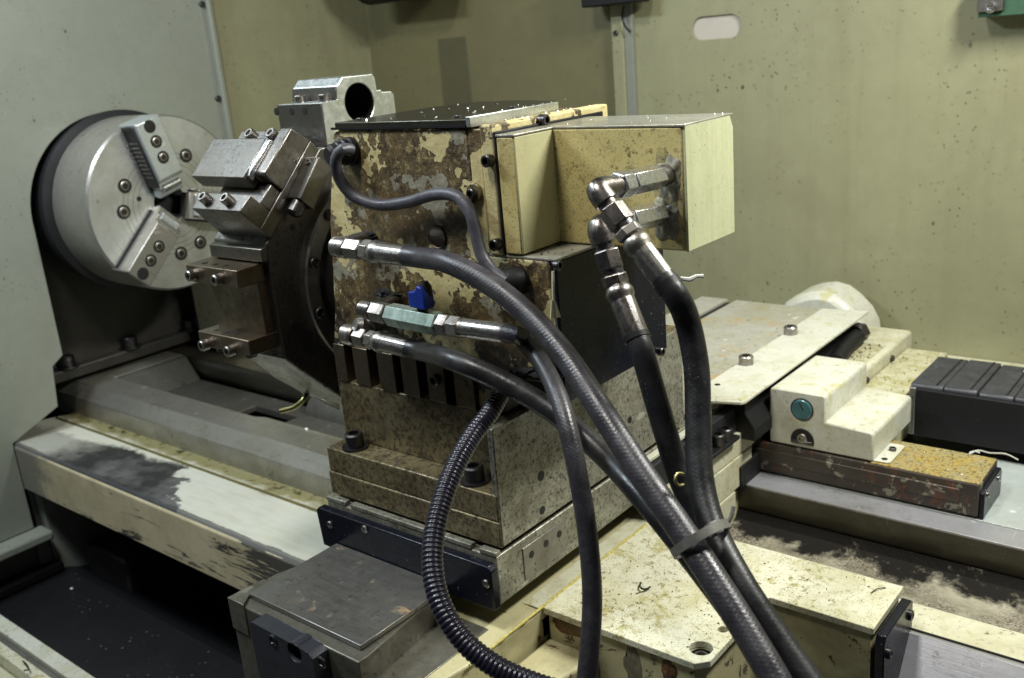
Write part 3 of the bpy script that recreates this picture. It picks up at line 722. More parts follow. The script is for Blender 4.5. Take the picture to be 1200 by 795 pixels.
# front drive housing of the cross slide
dh = thing('screw_housing', 'grey steel screw housing with flat blued cover plate at the front of the slide', 'housing', (.73, -.35, -.30))
obj('cover_plate', prism(B(), [[(.664, -.394), (.792, -.394), (.792, -.3042), (.664, -.3042)]], XY, -.2145, -.2105), 'plate', dh, bev=.0006)
for q in ((339, 680), (412, 700), (438, 722)):
    p = AT(*q, 'z', -.2105); socket_bolt('flush_screw', (p[0], p[1], -.2118), (0, 0, 1), .0032, .0016, 'plate', dh)
p = (0.7420, -0.3546, -0.2105)
obj('housing', prism(B(), [[(.652, -.404), (.800, -.404), (.800, -.395), (.788, -.306), (.668, -.306), (.652, -.36)]], XY, -.31, -.2150), 'housing', dh, bev=.0012)
obj('corner_wedge', prism(B(), [[(.6510, -.4050), (.672, -.4050), (.664, -.394), (.664, -.372), (.6535, -.372)]], XY, -.240, -.2125), 'housing', dh, bev=.0006)
hubp = [(.700, -.2100), (.7640, -.2125), (.7685, -.2160)] + [(.7325 + .0355 * math.cos(a), -.246 + .036 * math.sin(a) * 1.1) for a in [R(0 - 180 * i / 20) for i in range(21)]] + [(.697, -.2135)]
hx, hz = (0.7481, -0.4180, -0.2181)[0], (0.7481, -0.4180, -0.2181)[2]
obj('bearing_plate', prism(B(), [hubp, circ(hx, hz, .0078, 24)], XZ, -.418, -.4045), 'slate', dh, bev=.001, smooth=False)
obj('bearing_bore', lathe(B(), (hx, -.4040, hz), (0, -1, 0), [(0, 0), (0, .0075), (.0015, .0075), (.0015, 0)], 20), 'gap', dh, bev=0)
for q in ((320, 750), (377, 776)):
    p = AT(*q, 'y', -.418); socket_bolt('screw', (p[0], -.4180, p[2]), (0, -1, 0), .0046, .0012, 'bolt', dh)

tb = thing('mounting_block', 'brown oily steel block stepped in front with two black bolts on its ledge', 'base block', (.74, -.16, -.178))
obj('lower_block', abox(B(), X0, X1 + .0006, -.2890, -.02, -.1740, -.1535), 'cast_brown', tb, bev=.0012)
obj('ledge_block', abox(B(), X0 + .0008, X1, -.2882, -.02, -.1533, -.1320), 'cast_brown', tb, bev=.0012)
obj('upper_block', prism(B(), [[(X0 + .001, -.1318), (X0 + .001, -.0790), (X1 - .0012, -.0790), (X1 - .0012, -.1318)]], XZ, -.2660, -.02), 'cast_brown', tb, bev=.0010)
obj('ground_side', abox(B(), X1 - .0040, X1 + .0014, -.2875, -.0205, -.1730, -.0800), 'cast_grey', tb, bev=.0008)
for q in ((419, 522), (561, 560)):
    p = AT(*q, 'z', -.131); socket_bolt('ledge_bolt', (p[0], -.2765, -.1320), (0, 0, 1), .0078, .0115, 'bolt', tb, washer=True)
for q, r in (((634, 558), .0040), ((635.5, 598), .0034), ((738, 492), .003)):
    p = AT(*q, 'x', X1 + .0014); hole_cap('tapped_hole', p, (1, 0, 0), r, tb)

# ================================================================== turret body
YF = -.266
tr = thing('tool_turret', 'tall turret housing with peeling cream paint over brown iron and a yellow motor cover', 'tool turret', (.76, -.15, -.078))
prof = [(.650, -.0475), (.657, -.02), (.660, .003), (.667, .056), (.684, .1215), (.687, .1270), (.8208, .1270), (.8208, .0400), (.882, .0400), (.882, -.0475)]
obj('housing', prism(B(), [prof], XZ, YF, -.134), 'peel', tr, bev=.0022, origin=(0, 0, 0))
obj('housing_foot', abox(B(), .651, .8290, YF + .012, -.05, -.0785, -.0477), 'gap', tr)
# comb strip at the foot: tabs with dark gaps
xs = [.6505] + [c for q in ((409, 418.5), (435, 446), (464, 473), (491, 502), (521.5, 533)) for c in (AT(q[0], 445, 'y', YF)[0], AT(q[1], 445, 'y', YF)[0])] + [.8045]
cs_ = thing('comb_strip', 'brown slotted strip with five dark gaps along the foot of the turret housing', 'slotted strip', (.73, YF, -.078), parent=tr)
for i in range(0, len(xs), 2): obj('tab', abox(B(), xs[i], xs[i + 1], YF - .0012, YF + .0115, -.0785, -.0465), 'toolrust', cs_, bev=.0005)
obj('backing', abox(B(), .6507, .8285, YF + .0112, YF + .0118, -.0785, -.0470), 'gap', cs_, bev=0)
socket_bolt('screw', (AT(512, 440, 'y', YF)[0], YF - .0012, -.0600), (0, -1, 0), .0046, .004, 'bolt', cs_)
obj('greasy_corner', abox(B(), .8047, .8300, YF + .002, -.07, -.0785, -.0477), m_peel('greasy_casting', .3, .2), tr, bev=.002)
# lid
lid = thing('lid', 'dark thin lid plate with bright worn edge on top of the turret housing', 'lid', (.75, -.2, .128), parent=tr)
obj('plate', prism(B(), [[(.690, YF - .001), (.8235, YF - .001), (.8235, -.170), (.800, -.135), (.74, -.11), (.70, -.11), (.680, -.15)]], XY, .1278, .1325), m_metal('dark_lid_steel', (.12, .115, .09), .34, (.04, .035, .02), .6, 20, spots=.5), lid, bev=.0006)
obj('edge_bar', abox(B(), .8225, .8262, YF - .0015, -.168, .1272, .1342), 'bright', lid, bev=.0004)
obj('gasket', abox(B(), .686, .8222, YF - .0018, YF - .0011, .1272, .1290), 'blackmat', lid, bev=0)
for a, b in ((.70, -.25), (.80, -.25), (.80, -.19)): socket_bolt('screw', (a, b, .1325), (0, 0, 1), .003, .0015, 'bolt', lid)
# flange between housing and yellow cover
fl = thing('flange', 'worn cream flange plates with black screws left of the yellow motor cover', 'flange', (.835, -.2, .04), parent=tr)
obj('inner_plate', abox(B(), .8212, .8320, YF + .0006, -.135, .0412, .1255), 'peel_less', fl, bev=.0010, origin=(0, 0, 0))
obj('outer_plate', abox(B(), .8330, .8440, YF - .0010, -.130, .0412, .1285), 'peel_less', fl, bev=.0014, origin=(0, 0, 0))
obj('caulk', abox(B(), .8441, .8462, YF - .0004, -.14, .0425, .1240), 'blackmat', fl, bev=.0006)
for q in ((575, 188), (584, 286)):
    p = AT(*q, 'y', YF - .001); socket_bolt('side_screw', p, (0, -1, 0), .0042, .006, 'bolt', fl)
p = (0.8460, -0.2142, 0.1257); socket_bolt('top_screw', (.844, p[1], p[2]), (1, 0, 0), .0040, .006, 'bolt', fl)
# yellow cover
mc = thing('motor_cover', 'stepped yellow cream motor cover with oil streaks, greenish lamp light painted on its end', 'motor cover', (.90, -.2, .043), parent=tr)
cov = [(.8465, -.2665), (.8610, -.2665), (.8610, -.2240), (.9600, -.2240), (.9600, -.1595), (.8465, -.1595)]
def cov_face(nm, mat, lp, z0=.0425, z1=.1212, bev=.0012): return obj(nm, prism(B(), [lp], XY, z0, z1), mat, mc, bev=bev)
obj('shell', prism(B(), [cov], XY, .0425, .1205), 'yellow', mc, bev=.0012)
obj('step_side', abox(B(), .8606, .8618, -.2660, -.2246, .0432, .1202), 'cover_shaded', mc, bev=.0004)
obj('end_cap', prism(B(), [[(-.2232, .0420), (-.2232, .1215), (-.1640, .1218), (-.1592, .1130), (-.1592, .0420)]], YZ, .9598, .9618), 'lit_end', mc, bev=.0006)
obj('top_plate', prism(B(), [[(u, v) for u, v in ((.8462, -.2668), (.8618, -.2668), (.8618, -.2244), (.9618, -.2244), (.9618, -.1592), (.8462, -.1592))]], XY, .1206, .1222),
    m_metal('greasy_cover_top', (.40, .40, .34), .25, (.14, .12, .07), .8, 20, metal=.4), mc, bev=.0004)
# rough sealant patch round the two pipe sockets
def rough_patch(name, cx, cz, rx, rz, y, parent, mat, seed, depth=.004, n=46):
    bm = B(); rnd = random.Random(seed); rings = []
    for k in range(7):
        f = 1 - k / 6.5; ring = []
        for i in range(n):
            a = 2 * math.pi * i / n
            w = 1 + .22 * noise.noise(Vector((math.cos(a) * 1.6, math.sin(a) * 1.6, seed))) * 2 + .05 * rnd.random()
            d = depth * (1 - f ** 2) + depth * .55 * noise.noise(Vector((math.cos(a) * f * 4, math.sin(a) * f * 4, seed + 9)))
            ring.append(bm.verts.new((cx + rx * f * w * math.cos(a), y - (max(.0002, d) if k else -.0005), cz + rz * f * w * math.sin(a))))
        rings.append(ring)
    for a, b in zip(rings, rings[1:]):
        for i in range(n): bm.faces.new((a[i], a[(i + 1) % n], b[(i + 1) % n], b[i]))
    bm.faces.new(rings[-1])
    return obj(name, bm, mat, parent, bev=0, ang=60)
p1 = (0.9487, -0.2240, 0.0912); p2 = (0.9446, -0.2240, 0.0666)
mp = m_paint('smeared_sealant', (.40, .39, .27), (.10, .09, .07), .9, 60, 1.2, rough=.4, stain=(.20, .19, .16), stain_at=.5)
rough_patch('grime_smear', p1[0] - .001, (p1[2] + p2[2]) / 2 + .001, .0105, .0290, -.224, mc, m_paint('grimy_cover_paint', (.46, .40, .19), (.10, .085, .05), 1., 70, 2., (.05, .045, .035), rough=.4, stain=(.44, .38, .14), stain_at=.53, grime=1.), 1.7, .0007)
rough_patch('sealant', p1[0] + .001, p1[2] - .002, .0100, .0150, -.224, mc, mp, 3.3, .0025)
rough_patch('sealant', p2[0] + .002, p2[2] - .004, .0110, .0150, -.224, mc, mp, 7.7, .0025)
# black box below the cover
bk = thing('side_box', 'glossy dark blue black box below the yellow cover sprinkled with fine chips', 'side box', (.87, -.19, -.062), parent=tr)
obj('box', prism(B(), [[(-.2655, -.0600), (-.2655, .0395), (-.1300, .0395), (-.1300, -.0600)]], YZ, .8830, .8875), 'black', bk, bev=.0008)
obj('core', abox(B(), .8300, .8826, -.2600, -.1320, -.0610, .0390), 'blackmat', bk, bev=.001)
obj('greasy_ledge', abox(B(), .8302, .8880, -.2655, -.1300, .0397, .0418), m_paint('greasy_ledge_paint', (.34, .33, .26), (.05, .05, .045), .9, 50, 1.2, rough=.4), bk, bev=.0006)
for q in ((651, 311), (772, 412)):
    p = AT(*q, 'x', .8875); socket_bolt('screw', p, (1, 0, 0), .0034, .004, 'bolt', bk)
obj('paper_scrap', prism(B(), [[(0.8880, -0.2738, 0.0162)[1:], (0.8880, -0.2702, 0.0153)[1:], (0.8880, -0.2651, 0.0022)[1:], (0.8880, -0.2762, 0.0046)[1:]]], YZ, .8876, .8884), 'cream', bk, bev=0)
obj('paint_drip', tube(B(), [(0.8880, -0.2698, 0.0347), (0.8880, -0.2714, 0.0167), (0.8880, -0.2704, -0.0099)], .0011, 6), 'cream', bk, bev=0)
# plug hole in front
p = AT(513, 278, 'y', YF)
obj('round_plug', lathe(B(), (p[0], YF + .004, p[2]), (0, -1, 0), [(0, 0), (0, .0086), (.0052, .0086), (.0054, .0080), (.0048, .0074), (.0048, 0)], 32), m_metal('oily_plug_steel', (.09, .075, .06), .3, (.03, .02, .015), .5, 60), tr, bev=0)
rough_patch('grease_lump', AT(432, 277, 'y', YF)[0], AT(432, 277, 'y', YF)[2], .0100, .0036, YF, tr, 'blackmat', 5.1, .006)
rough_patch('grease_lump', AT(455, 345, 'y', YF)[0], AT(455, 345, 'y', YF)[2], .0130, .0040, YF, tr, 'blackmat', 2.1, .007)
rough_patch('grease_lump', AT(615, 438, 'y', YF)[0], AT(615, 438, 'y', YF)[2], .0150, .0050, YF, tr, 'blackmat', 4.1, .006)

rust_m = m_paint('flaking_rust', (.13, .06, .022), (.03, .015, .010), .8, 60, 1., (.02, .012, .01), rough=.5, stain=(.30, .15, .03), stain_at=.56)
rough_patch('rust_scar', .868, -.2465, .0200, .0075, -.2568, sad, rust_m, 8.3, .0012)
rough_patch('rust_scar', .955, -.2520, .0065, .0120, -.2568, sad, rust_m, 2.7, .0012)
rough_patch('soot_stain', .925, -.262, .009, .022, -.2568, sad, m_plain('sooty_paint', (.20, .18, .12), .5, 0, .6, 60), 9.7, .0006)
# ================================================================== indexing disc and tool holders
CT = (-.16, -.0135)
def oct_(ap): return [(CT[0] + ap / math.cos(R(22.5)) * math.cos(R(22.5 + 45 * i)), CT[1] + ap / math.cos(R(22.5)) * math.sin(R(22.5 + 45 * i))) for i in range(8)]
td = thing('turret_disc', 'thick dark eight sided tool disc between the chuck and the turret housing', 'tool disc', (.56, CT[0], -.135))
obj('disc', prism(B(), [oct_(.120)], YZ, .524, .5990), 'disc', td, bev=.0016)
obj('ring', lathe(B(), (.5985, *CT), (1, 0, 0), [(0, 0), (0, .0925), (.008, .0925), (.0095, .091), (.0095, .078), (.0045, .076), (.0045, .066), (.012, .066), (.012, 0)], 96), 'ring', td, bev=0)
obj('neck', lathe(B(), (.61, *CT), (1, 0, 0), [(0, 0), (0, .073), (.06, .073), (.06, 0)], 64), 'disc', td, bev=0)
for a in range(0, 360, 30):
    y, z = CT[0] + .0850 * math.cos(R(a + 12)), CT[1] + .0850 * math.sin(R(a + 12))
    socket_bolt('ring_bolt', (.6096, y, z), (1, 0, 0), .0052, .0016, 'bolt', td)
for a in range(0, 360, 45):
    y, z = CT[0] + .1080 * math.cos(R(a + 12)), CT[1] + .1080 * math.sin(R(a + 12)); hole_cap('drilled_hole', (.5990, y, z), (1, 0, 0), .0030, td)
def facet(a):
    n = (-math.cos(a), math.sin(a)); t = (math.sin(a), math.cos(a))
    f = lambda u, v, w=0: Vector((w, CT[0] + n[0] * u + t[0] * v, CT[1] + n[1] * u + t[1] * v))
    return f, Vector((0, *n)), Vector((0, *t))
# front holder, in the 9 o'clock station
f, nv, tv = facet(0)
th = thing('front_tool_holder', 'C shaped rusty steel tool holder facing the operator on the disc front', 'tool holder', f(.12, -.04, .555))
F3 = lambda u, v, w: f(u, v, w)
obj('back_plate', prism(B(), [[(.1195, -.0385), (.1290, -.0385), (.1290, .0320), (.1195, .0320)]], F3, .5225, .5920), 'toolrust', th)
obj('upper_lip', prism(B(), [[(.1195, .0185), (.1480, .0185), (.1480, .0335), (.1195, .0345)]], F3, .5190, .5925), 'toolrust', th)
obj('lower_lip', prism(B(), [[(.1195, -.0405), (.1480, -.0405), (.1480, -.0265), (.1195, -.0265)]], F3, .5190, .5925), 'toolrust', th)
obj('facet_ledge', prism(B(), [[(.1202, .036), (.1262, .036), (.1262, .0470), (.1202, .0485)]], F3, .5260, .5995), 'tool', th)
for q in ((228, 322), (258.5, 327)): 
    p = AT(*q, 'y', -.308); socket_bolt('clamp_bolt', p, nv, .0048, .0070, 'boltbright', th)
for q in ((243, 403.5), (273, 410)):
    p = AT(*q, 'y', -.308); socket_bolt('clamp_bolt', p, nv, .0048, .0070, 'boltbright', th)
for w in (.535, .556, .577): socket_bolt('underside_bolt', f(.137, -.0405, w), -tv, .0052, .0055, 'bolt', th)
for w in (.535, .550, .565): hole_cap('top_hole', f(.139, .0340, w), tv, .0026, th); hole_cap('top_hole', f(.139, -.0265, w), tv, .0026, th)
# upper holder at 45 degrees
f, nv, tv = facet(R(45))
G3 = lambda u, v, w: f(u, v, w)
th = thing('tilted_tool_holder', 'big clamped steel tool block tilted upward with a bright weld seam', 'tool holder', f(.12, -.04, .555))
obj('base', prism(B(), [[(.1195, -.0430), (.1320, -.0420), (.1320, .0480), (.1195, .0480)]], G3, .5300, .6003), 'tool', th)
obj('lower_lip', prism(B(), [[(.1195, -.0430), (.1560, -.0415), (.1560, -.0245), (.1195, -.0245)]], G3, .5310, .5996), 'tool', th)
obj('cap_block', prism(B(), [[(.1322, -.0040), (.1535, -.0040), (.1550, -.0020), (.1545, .0440), (.1322, .0480)]], G3, .5880, .6010), 'tool', th, bev=.0012)
obj('cap_block_rear', prism(B(), [[(.1322, -.0040), (.1515, -.0040), (.1515, .0440), (.1322, .0480)]], G3, .5300, .5878), 'tool', th, bev=.0012)
obj('tool_body', prism(B(), [[(.1440, -.0110), (.1590, -.0110), (.1590, .0300), (.1440, .0300)]], G3, .5080, .5830), 'tool', th, bev=.001)
obj('weld_seam', prism(B(), [[(.1520, -.0090), (.1570, -.0080), (.1592, .0), (.1590, .0290), (.1520, .0320)]], G3, .5832, .5878), 'zincbright', th, bev=.0012)
obj('slot_fill', prism(B(), [[(.132, -.0240), (.1430, -.0240), (.1430, -.0045), (.132, -.0045)]], G3, .5340, .5980), 'tool', th)  # steel bar filling the slot between lip and cap
for w in (.5480, .5790): socket_bolt('clamp_bolt', f(.1560, -.0330, w), nv, .0048, .0075, 'boltbright', th)
for w in (.5500, .5800): socket_bolt('rear_bolt', f(.1512, .0375, w), nv, .0050, .0060, 'boltbright', th)
cn = thing('coolant_block', 'small slanted steel nozzle piece beside the tilted tool holder', 'nozzle block', f(.12, .01, .61))
obj('block', prism(B(), [[(.1120, .0340), (.1085, -.0060), (.1250, -.0060), (.1290, .0320), (.1275, .0345)]], G3, .6006, .6180), 'tool', cn, bev=.0008)
obj('nozzle', lathe(B(), f(.118, -.014, .609), -tv, [(-.01, 0), (-.01, .0062), (.002, .0062), (.004, .004), (.004, 0)], 20), 'bolt', cn, bev=0)
socket_bolt('screw', f(.1280, .028, .6085), nv, .0030, .0020, 'boltbright', cn)
# boring bar holder on top
f, nv, tv = facet(R(90))
bh = thing('boring_bar_holder', 'bright steel boring bar holder with a large round bore on top of the disc', 'tool holder', (.565, -.158, .107))
hc = (0.6000, -0.1580, 0.1393)
outl = [(-.2010, .1070), (-.2010, .1435), (-.1835, .1440), (-.1820, .1555), (-.1745, .1625), (-.1390, .1625), (-.1360, .1590), (-.1355, .1480), (-.1300, .1480), (-.1295, .1460), (-.1180, .1455), (-.1150, .1425), (-.1150, .1070)]
obj('block', prism(B(), [outl, circ(hc[1], hc[2], .0172, 48)], YZ, .540, .600), 'bright', bh, bev=.0008, smooth=False)
obj('bore_lining', lathe(B(), (.5405, hc[1], hc[2]), (1, 0, 0), [(0, .0175), (.059, .0175), (.059, .0168), (.001, .0166), (0, .0166)], 48), 'bolt', bh, bev=0)
obj('bore_end', lathe(B(), (.541, hc[1], hc[2]), (1, 0, 0), [(0, 0), (0, .0175), (.001, .0175), (.001, 0)], 40), 'gap', bh, bev=0)
obj('front_face_plate', prism(B(), [[(-.2024, .1072), (-.2012, .1072), (-.2012, .1430), (-.2024, .1430)]], YZ, .5402, .5995), 'tool', bh, bev=.0003)
obj('clamp_face_plate', prism(B(), [[(-.1846, .1442), (-.1834, .1442), (-.1822, .1550), (-.1830, .1553)]], YZ, .5402, .5995), 'tool', bh, bev=.0003)
for q in ((351, 114), (379, 112.5)):
    p = AT(*q, 'y', -.192); socket_bolt('clamp_bolt', (p[0], -.1920, .1435), (0, 0, 1), .0050, .0065, 'boltbright', bh)
for q in ((324, 131), (342, 131), (357, 130)):
    p = AT(*q, 'y', -.2024); hole_cap('set_screw', p, (0, -1, 0), .0033, bh)
# number plates under the disc
cp2 = thing('chip_deflector', 'bent light metal deflector with slots below the front tool holder', 'deflector', (0.5045, -0.2000, -0.1280))
def poly3(pts, th, name, mat, parent, off=(0, 0, 1)):
    pts = [Vector(p) for p in pts]; n = (pts[1] - pts[0]).cross(pts[2] - pts[0]).normalized()
    bm = B(); a = [bm.verts.new(p) for p in pts]; b = [bm.verts.new(p - n * th) for p in pts]
    bm.faces.new(a); bm.faces.new(b[::-1])
    for i in range(len(a)): j = (i + 1) % len(a); bm.faces.new((a[i], b[i], b[j], a[j]))
    return obj(name, bm, mat, parent, bev=.0003)
Zd = -.150
dp = [AT(*q, 'z', Zd) for q in ((296, 421), (301, 416), (333, 423), (361, 443), (398, 452), (398, 482), (358, 462), (322, 443), (296, 425))]
poly3(dp, .003, 'sheet', 'boltbright', cp2)
for q in (((309, 426), (316, 431), (314, 433), (307, 428)), ((337, 432), (346, 437), (344, 439), (335, 434)), ((339, 441), (358, 450), (362, 462), (344, 452)), ((387, 465), (396, 469), (395, 471), (386, 467))):
    poly3([AT(*p, 'z', Zd + .0008) for p in q], .0008, 'slot', 'hole', cp2)
obj('pointed_tip', lathe(B(), AT(361, 452, 'z', Zd + .006), (.5, .12, -.05), [(0, 0), (0, .004), (.012, .009), (.030, .004), (.036, 0)], sides=5), 'boltbright', cp2, bev=.0004)
nz = thing('coolant_nozzle', 'short curved brass coolant tube below the tool disc', 'coolant tube', (0.5166, -0.2000, -0.1333))
obj('tube', tube(B(), [(0.5262, -0.2050, -0.1291), (0.5308, -0.2150, -0.1338), (0.5233, -0.2220, -0.1416), (0.5072, -0.2280, -0.1468)], .0026, 12), 'brass', nz, bev=0)

# ================================================================== tailstock side
YT = .1
ts = thing('tailstock_base', 'long paint stripped plinth with amber rusty top on the rear way', 'plinth', (.95, .13, -.268))
obj('block', abox(B(), .842, 1.066, YT, .163, -.2672, -.2346), 'plinth', ts, bev=.0015)
obj('top_plate', abox(B(), .968, 1.0655, YT + .0006, .1625, -.2350, -.2336), 'plinthtop', ts, bev=.0006)
obj('side_rail', abox(B(), .845, 1.050, YT - .0012, YT + .001, -.2560, -.2420), 'plinth', ts, bev=.001)
obj('end_wiper', prism(B(), [[(.1015, -.2680), (.1015, -.2440), (.106, -.2400), (.158, -.2400), (.1620, -.2440), (.1620, -.2680)]], YZ, 1.0662, 1.0705), 'black', ts, bev=.0008)
for y in (.112, .150): socket_bolt('screw', (1.0705, y, -.2480), (1, 0, 0), .0028, .0015, 'boltbright', ts)
sb = thing('stepped_cover', 'cream stepped sheet metal cover with round teal sight glass', 'stepped cover', (.92, .15, -.2335))
obj('shell', prism(B(), [[(.8655, -.2328), (.8655, -.1765), (.8685, -.1735), (.9215, -.1735), (.9240, -.1760), (.9240, -.2010), (.9680, -.2035), (.9705, -.2060), (.9705, -.2328)]], XZ, YT + .001, .2130), 'cream_white', sb, bev=.0022)
def disc_y(name, q, r, mat, parent, y, h=.0015, n=32): 
    p = AT(*q, 'y', y); return obj(name, lathe(B(), (p[0], y + .002, p[2]), (0, -1, 0), [(0, 0), (0, r), (.002 + h * .6, r), (.002 + h, r * .9), (.002 + h, 0)], n), mat, parent, bev=0)
g_ = disc_y('glass_rim', (940, 480), .0118, 'bolt', sb, YT + .001, .0012)
g2 = disc_y('sight_glass', (940, 480), .0104, 'teal', sb, YT + .0005, .0022)
p = AT(939, 477, 'y', YT - .002)
obj('glass_mark', prism(B(), [[(p[0] - .0028, p[2] + .0035), (p[0] - .0019, p[2] + .0038), (p[0] + .0026, p[2] - .0035), (p[0] + .0018, p[2] - .0037)]], XZ, YT - .0022, YT - .0014), 'hole', g2, bev=0)
p = AT(940, 516, 'y', YT)
obj('access_hole', prism(B(), [[(p[0] + .0118, p[2] - .004)] + circ(p[0], p[2], .0118, 22, 0, math.pi) + [(p[0] - .0118, p[2] - .004)]], XZ, YT - .0003, YT + .002), 'hole', sb, bev=0)
socket_bolt('inner_screw', (p[0], YT + .0002, p[2] + .002), (0, -1, 0), .0052, .002, 'boltbright', sb)
obj('inner_bracket', abox(B(), p[0] - .0105, p[0] + .0105, YT - .0010, YT + .001, p[2] - .0045, p[2] - .0005), 'bolt', sb)
obj('foot_tab', prism(B(), [[(.9700, YT + .003), (.9830, YT + .004), (.9855, YT + .0065), (.9855, .1480), (.9830, .1500), (.9700, .1500)]], XY, -.2334, -.2318), 'cream_white', sb, bev=.0006)
socket_bolt('tab_screw', (.9785, .1330, -.2318), (0, 0, 1), .0034, .0030, 'bolt', sb); hole_cap('tab_hole', (.9785, .1100, -.2318), (0, 0, 1), .0030, sb)
t = thing('quill_cover', 'cream cover box heaped with brown chips behind the stepped cover', 'cover box', (.87, .33, -.26))
obj('box', prism(B(), [[(.8365, -.268), (.8365, -.2025), (.8385, -.2000), (.9025, -.2000), (.9055, -.2030), (.9055, -.268)]], XZ, .214, .4200), 'cream', t, bev=.003)
obj('chip_crust', abox(B(), .8400, .8980, .225, .350, -.2004, -.1990), 'cream_chips', t, bev=.0005)
for y in (.262, .345): socket_bolt('side_screw', (.9056, y, -.213), (1, 0, 0), .0040, .003, 'bolt', t)
t = thing('low_cover', 'lower dirty cream cover plate beside the black way cover', 'cover plate', (.93, .29, -.27))
obj('plate', abox(B(), .9060, .9540, .214, .4000, -.2700, -.2160), 'cream_chips', t, bev=.002)
hp = [AT(*q, 'y', .45)[0::2] for q in ((912, 372), (925, 352), (937, 344), (952, 339.5), (968, 338.5), (983, 343), (996, 353), (1010, 368), (1018, 384), (1022, 410), (912, 410))]
t = obj('rounded_hood', prism(B(), [hp], XZ, .430, .500), 'cream_white', None, bev=.010)
tag(t, 'smooth rounded pale hood rising behind the rear end of the cover strip', 'hood')
t = thing('dark_linkage', 'black greasy linkage between the cover strip and the chip covered box', 'linkage', (.85, .3, -.23))
obj('bar', tube(B(), [(.868, .345, -.188), (.868, .30, -.192), (.872, .26, -.196)], .0095, 14), 'blackmat', t, bev=0)
obj('nut', lathe(B(), (.866, .338, -.186), (.3, 1, .1), [(0, 0), (0, .012), (.012, .012), (.012, 0)], sides=6), 'bolt', t)
obj('body', abox(B(), .8470, .8560, .100, .36, -.30, -.2180), 'gap', t)  # dark box standing in for the shadowed void beside the slide
bl = thing('way_cover', 'black ribbed telescopic way cover running to the right edge', 'way cover', (1.1, .29, -.26))
for i in range(9):
    x0 = .9605 + i * .0335; dz = .0014 * (i % 2)
    obj('segment', prism(B(), [[(.2400 - .0008 * i * 0, -.252), (.2400, -.2030), (.2425, -.2000), (.3370, -.2000), (.3370, -.252)]], lambda u, v, w, dz=dz: (w, u - dz, v + dz), x0, x0 + .0322), 'bellows', bl, bev=.0012)
    obj('dark_strip', abox(B(), x0 + .0322, x0 + .0335, .2420, .3360, -.252, -.2018), 'gap', bl, bev=0)
    obj('rib', abox(B(), x0 + .0245, x0 + .0262, .2430, .3350, -.2003, -.1992 + dz), 'blackmat', bl, bev=.0003)
obj('front_skirt', abox(B(), .9680, 1.30, .2340, .2384, -.2560, -.2035), 'blackmat', bl, bev=.001)
obj('blue_edge', abox(B(), .9608, .9676, .2345, .2392, -.2560, -.2030), 'plate', bl, bev=.001)
t = box('wall_ledge', .60, 2.0, YB - .060, YB - .0025, -.300, -.262, 'cream', None, bev=.002)
tag(t, 'narrow cream ledge at the foot of the back wall', 'ledge')
t = box('rear_tray', -.11, 2.0, .345, YB - .062, -.36, -.330, 'headstock', None)
tag(t, 'dark tray between the bed and the back wall', 'tray')

# ================================================================== hoses and fittings
M['zinchex'] = m_metal('nut_steel', (.46, .44, .41), .40, (.15, .125, .095), .8, 70, spots=.5)
def hexbar(name, p, d, L, r, mat, parent, rot=0.):
    if mat == 'zinc': mat = 'zinchex'
    return obj(name, lathe(B(), p, d, [(0, 0), (0, r * .88), (r * .12, r), (L - r * .12, r), (L, r * .88), (L, 0)], sides=6, rot=rot), mat, parent, bev=.0003, ang=25)
def collar(name, p, d, prof, mat, parent): return obj(name, lathe(B(), p, d, prof, 28), mat, parent, bev=0)
def ferrule(p, d, L, r, mat, parent):
    """crimped hose ferrule: round bead then a fluted sleeve"""
    bm = B(); p = Vector(p); d, a, b = frame(d); rings = []; n = 48
    for t, rr, fl in ((0, 0, 0), (0, .78, 0), (.05, 1.0, 0), (.13, 1.14, 0), (.22, 1.12, 0), (.28, .98, 0), (.31, 1.0, 1), (.93, 1.0, 1), (.96, .97, 0), (1, .95, 0), (1, 0, 0)):
        if rr == 0: rings.append([bm.verts.new(p + d * L * t)]); continue
        rings.append([bm.verts.new(p + d * L * t + (a * math.cos(2 * math.pi * i / n) + b * math.sin(2 * math.pi * i / n)) * r * rr * (1 - (.035 * fl * (1 if i % 4 == 0 else 0)))) for i in range(n)])
    for q, s in zip(rings, rings[1:]):
        for i in range(n):
            j = (i + 1) % n
            if len(q) == 1: bm.faces.new((q[0], s[j], s[i]))
            elif len(s) == 1: bm.faces.new((q[i], q[j], s[0]))
            else: bm.faces.new((q[i], q[j], s[j], s[i]))
    return obj('ferrule', bm, mat, parent, bev=0, ang=50)
def elbow(p, d1, d2, r, mat, parent):
    """forged elbow: comes in along d1, turns, leaves along d2; p is the corner"""
    p = Vector(p); d1 = Vector(d1).normalized(); d2 = Vector(d2).normalized()
    pts = [p - d1 * r * 1.3, p - d1 * r * .55, p - d1 * r * .1 + d2 * r * .1, p + d2 * r * .55, p + d2 * r * 1.3]
    return obj('elbow', tube(B(), pts, r, 24, step=.0015), mat, parent, bev=.0004)

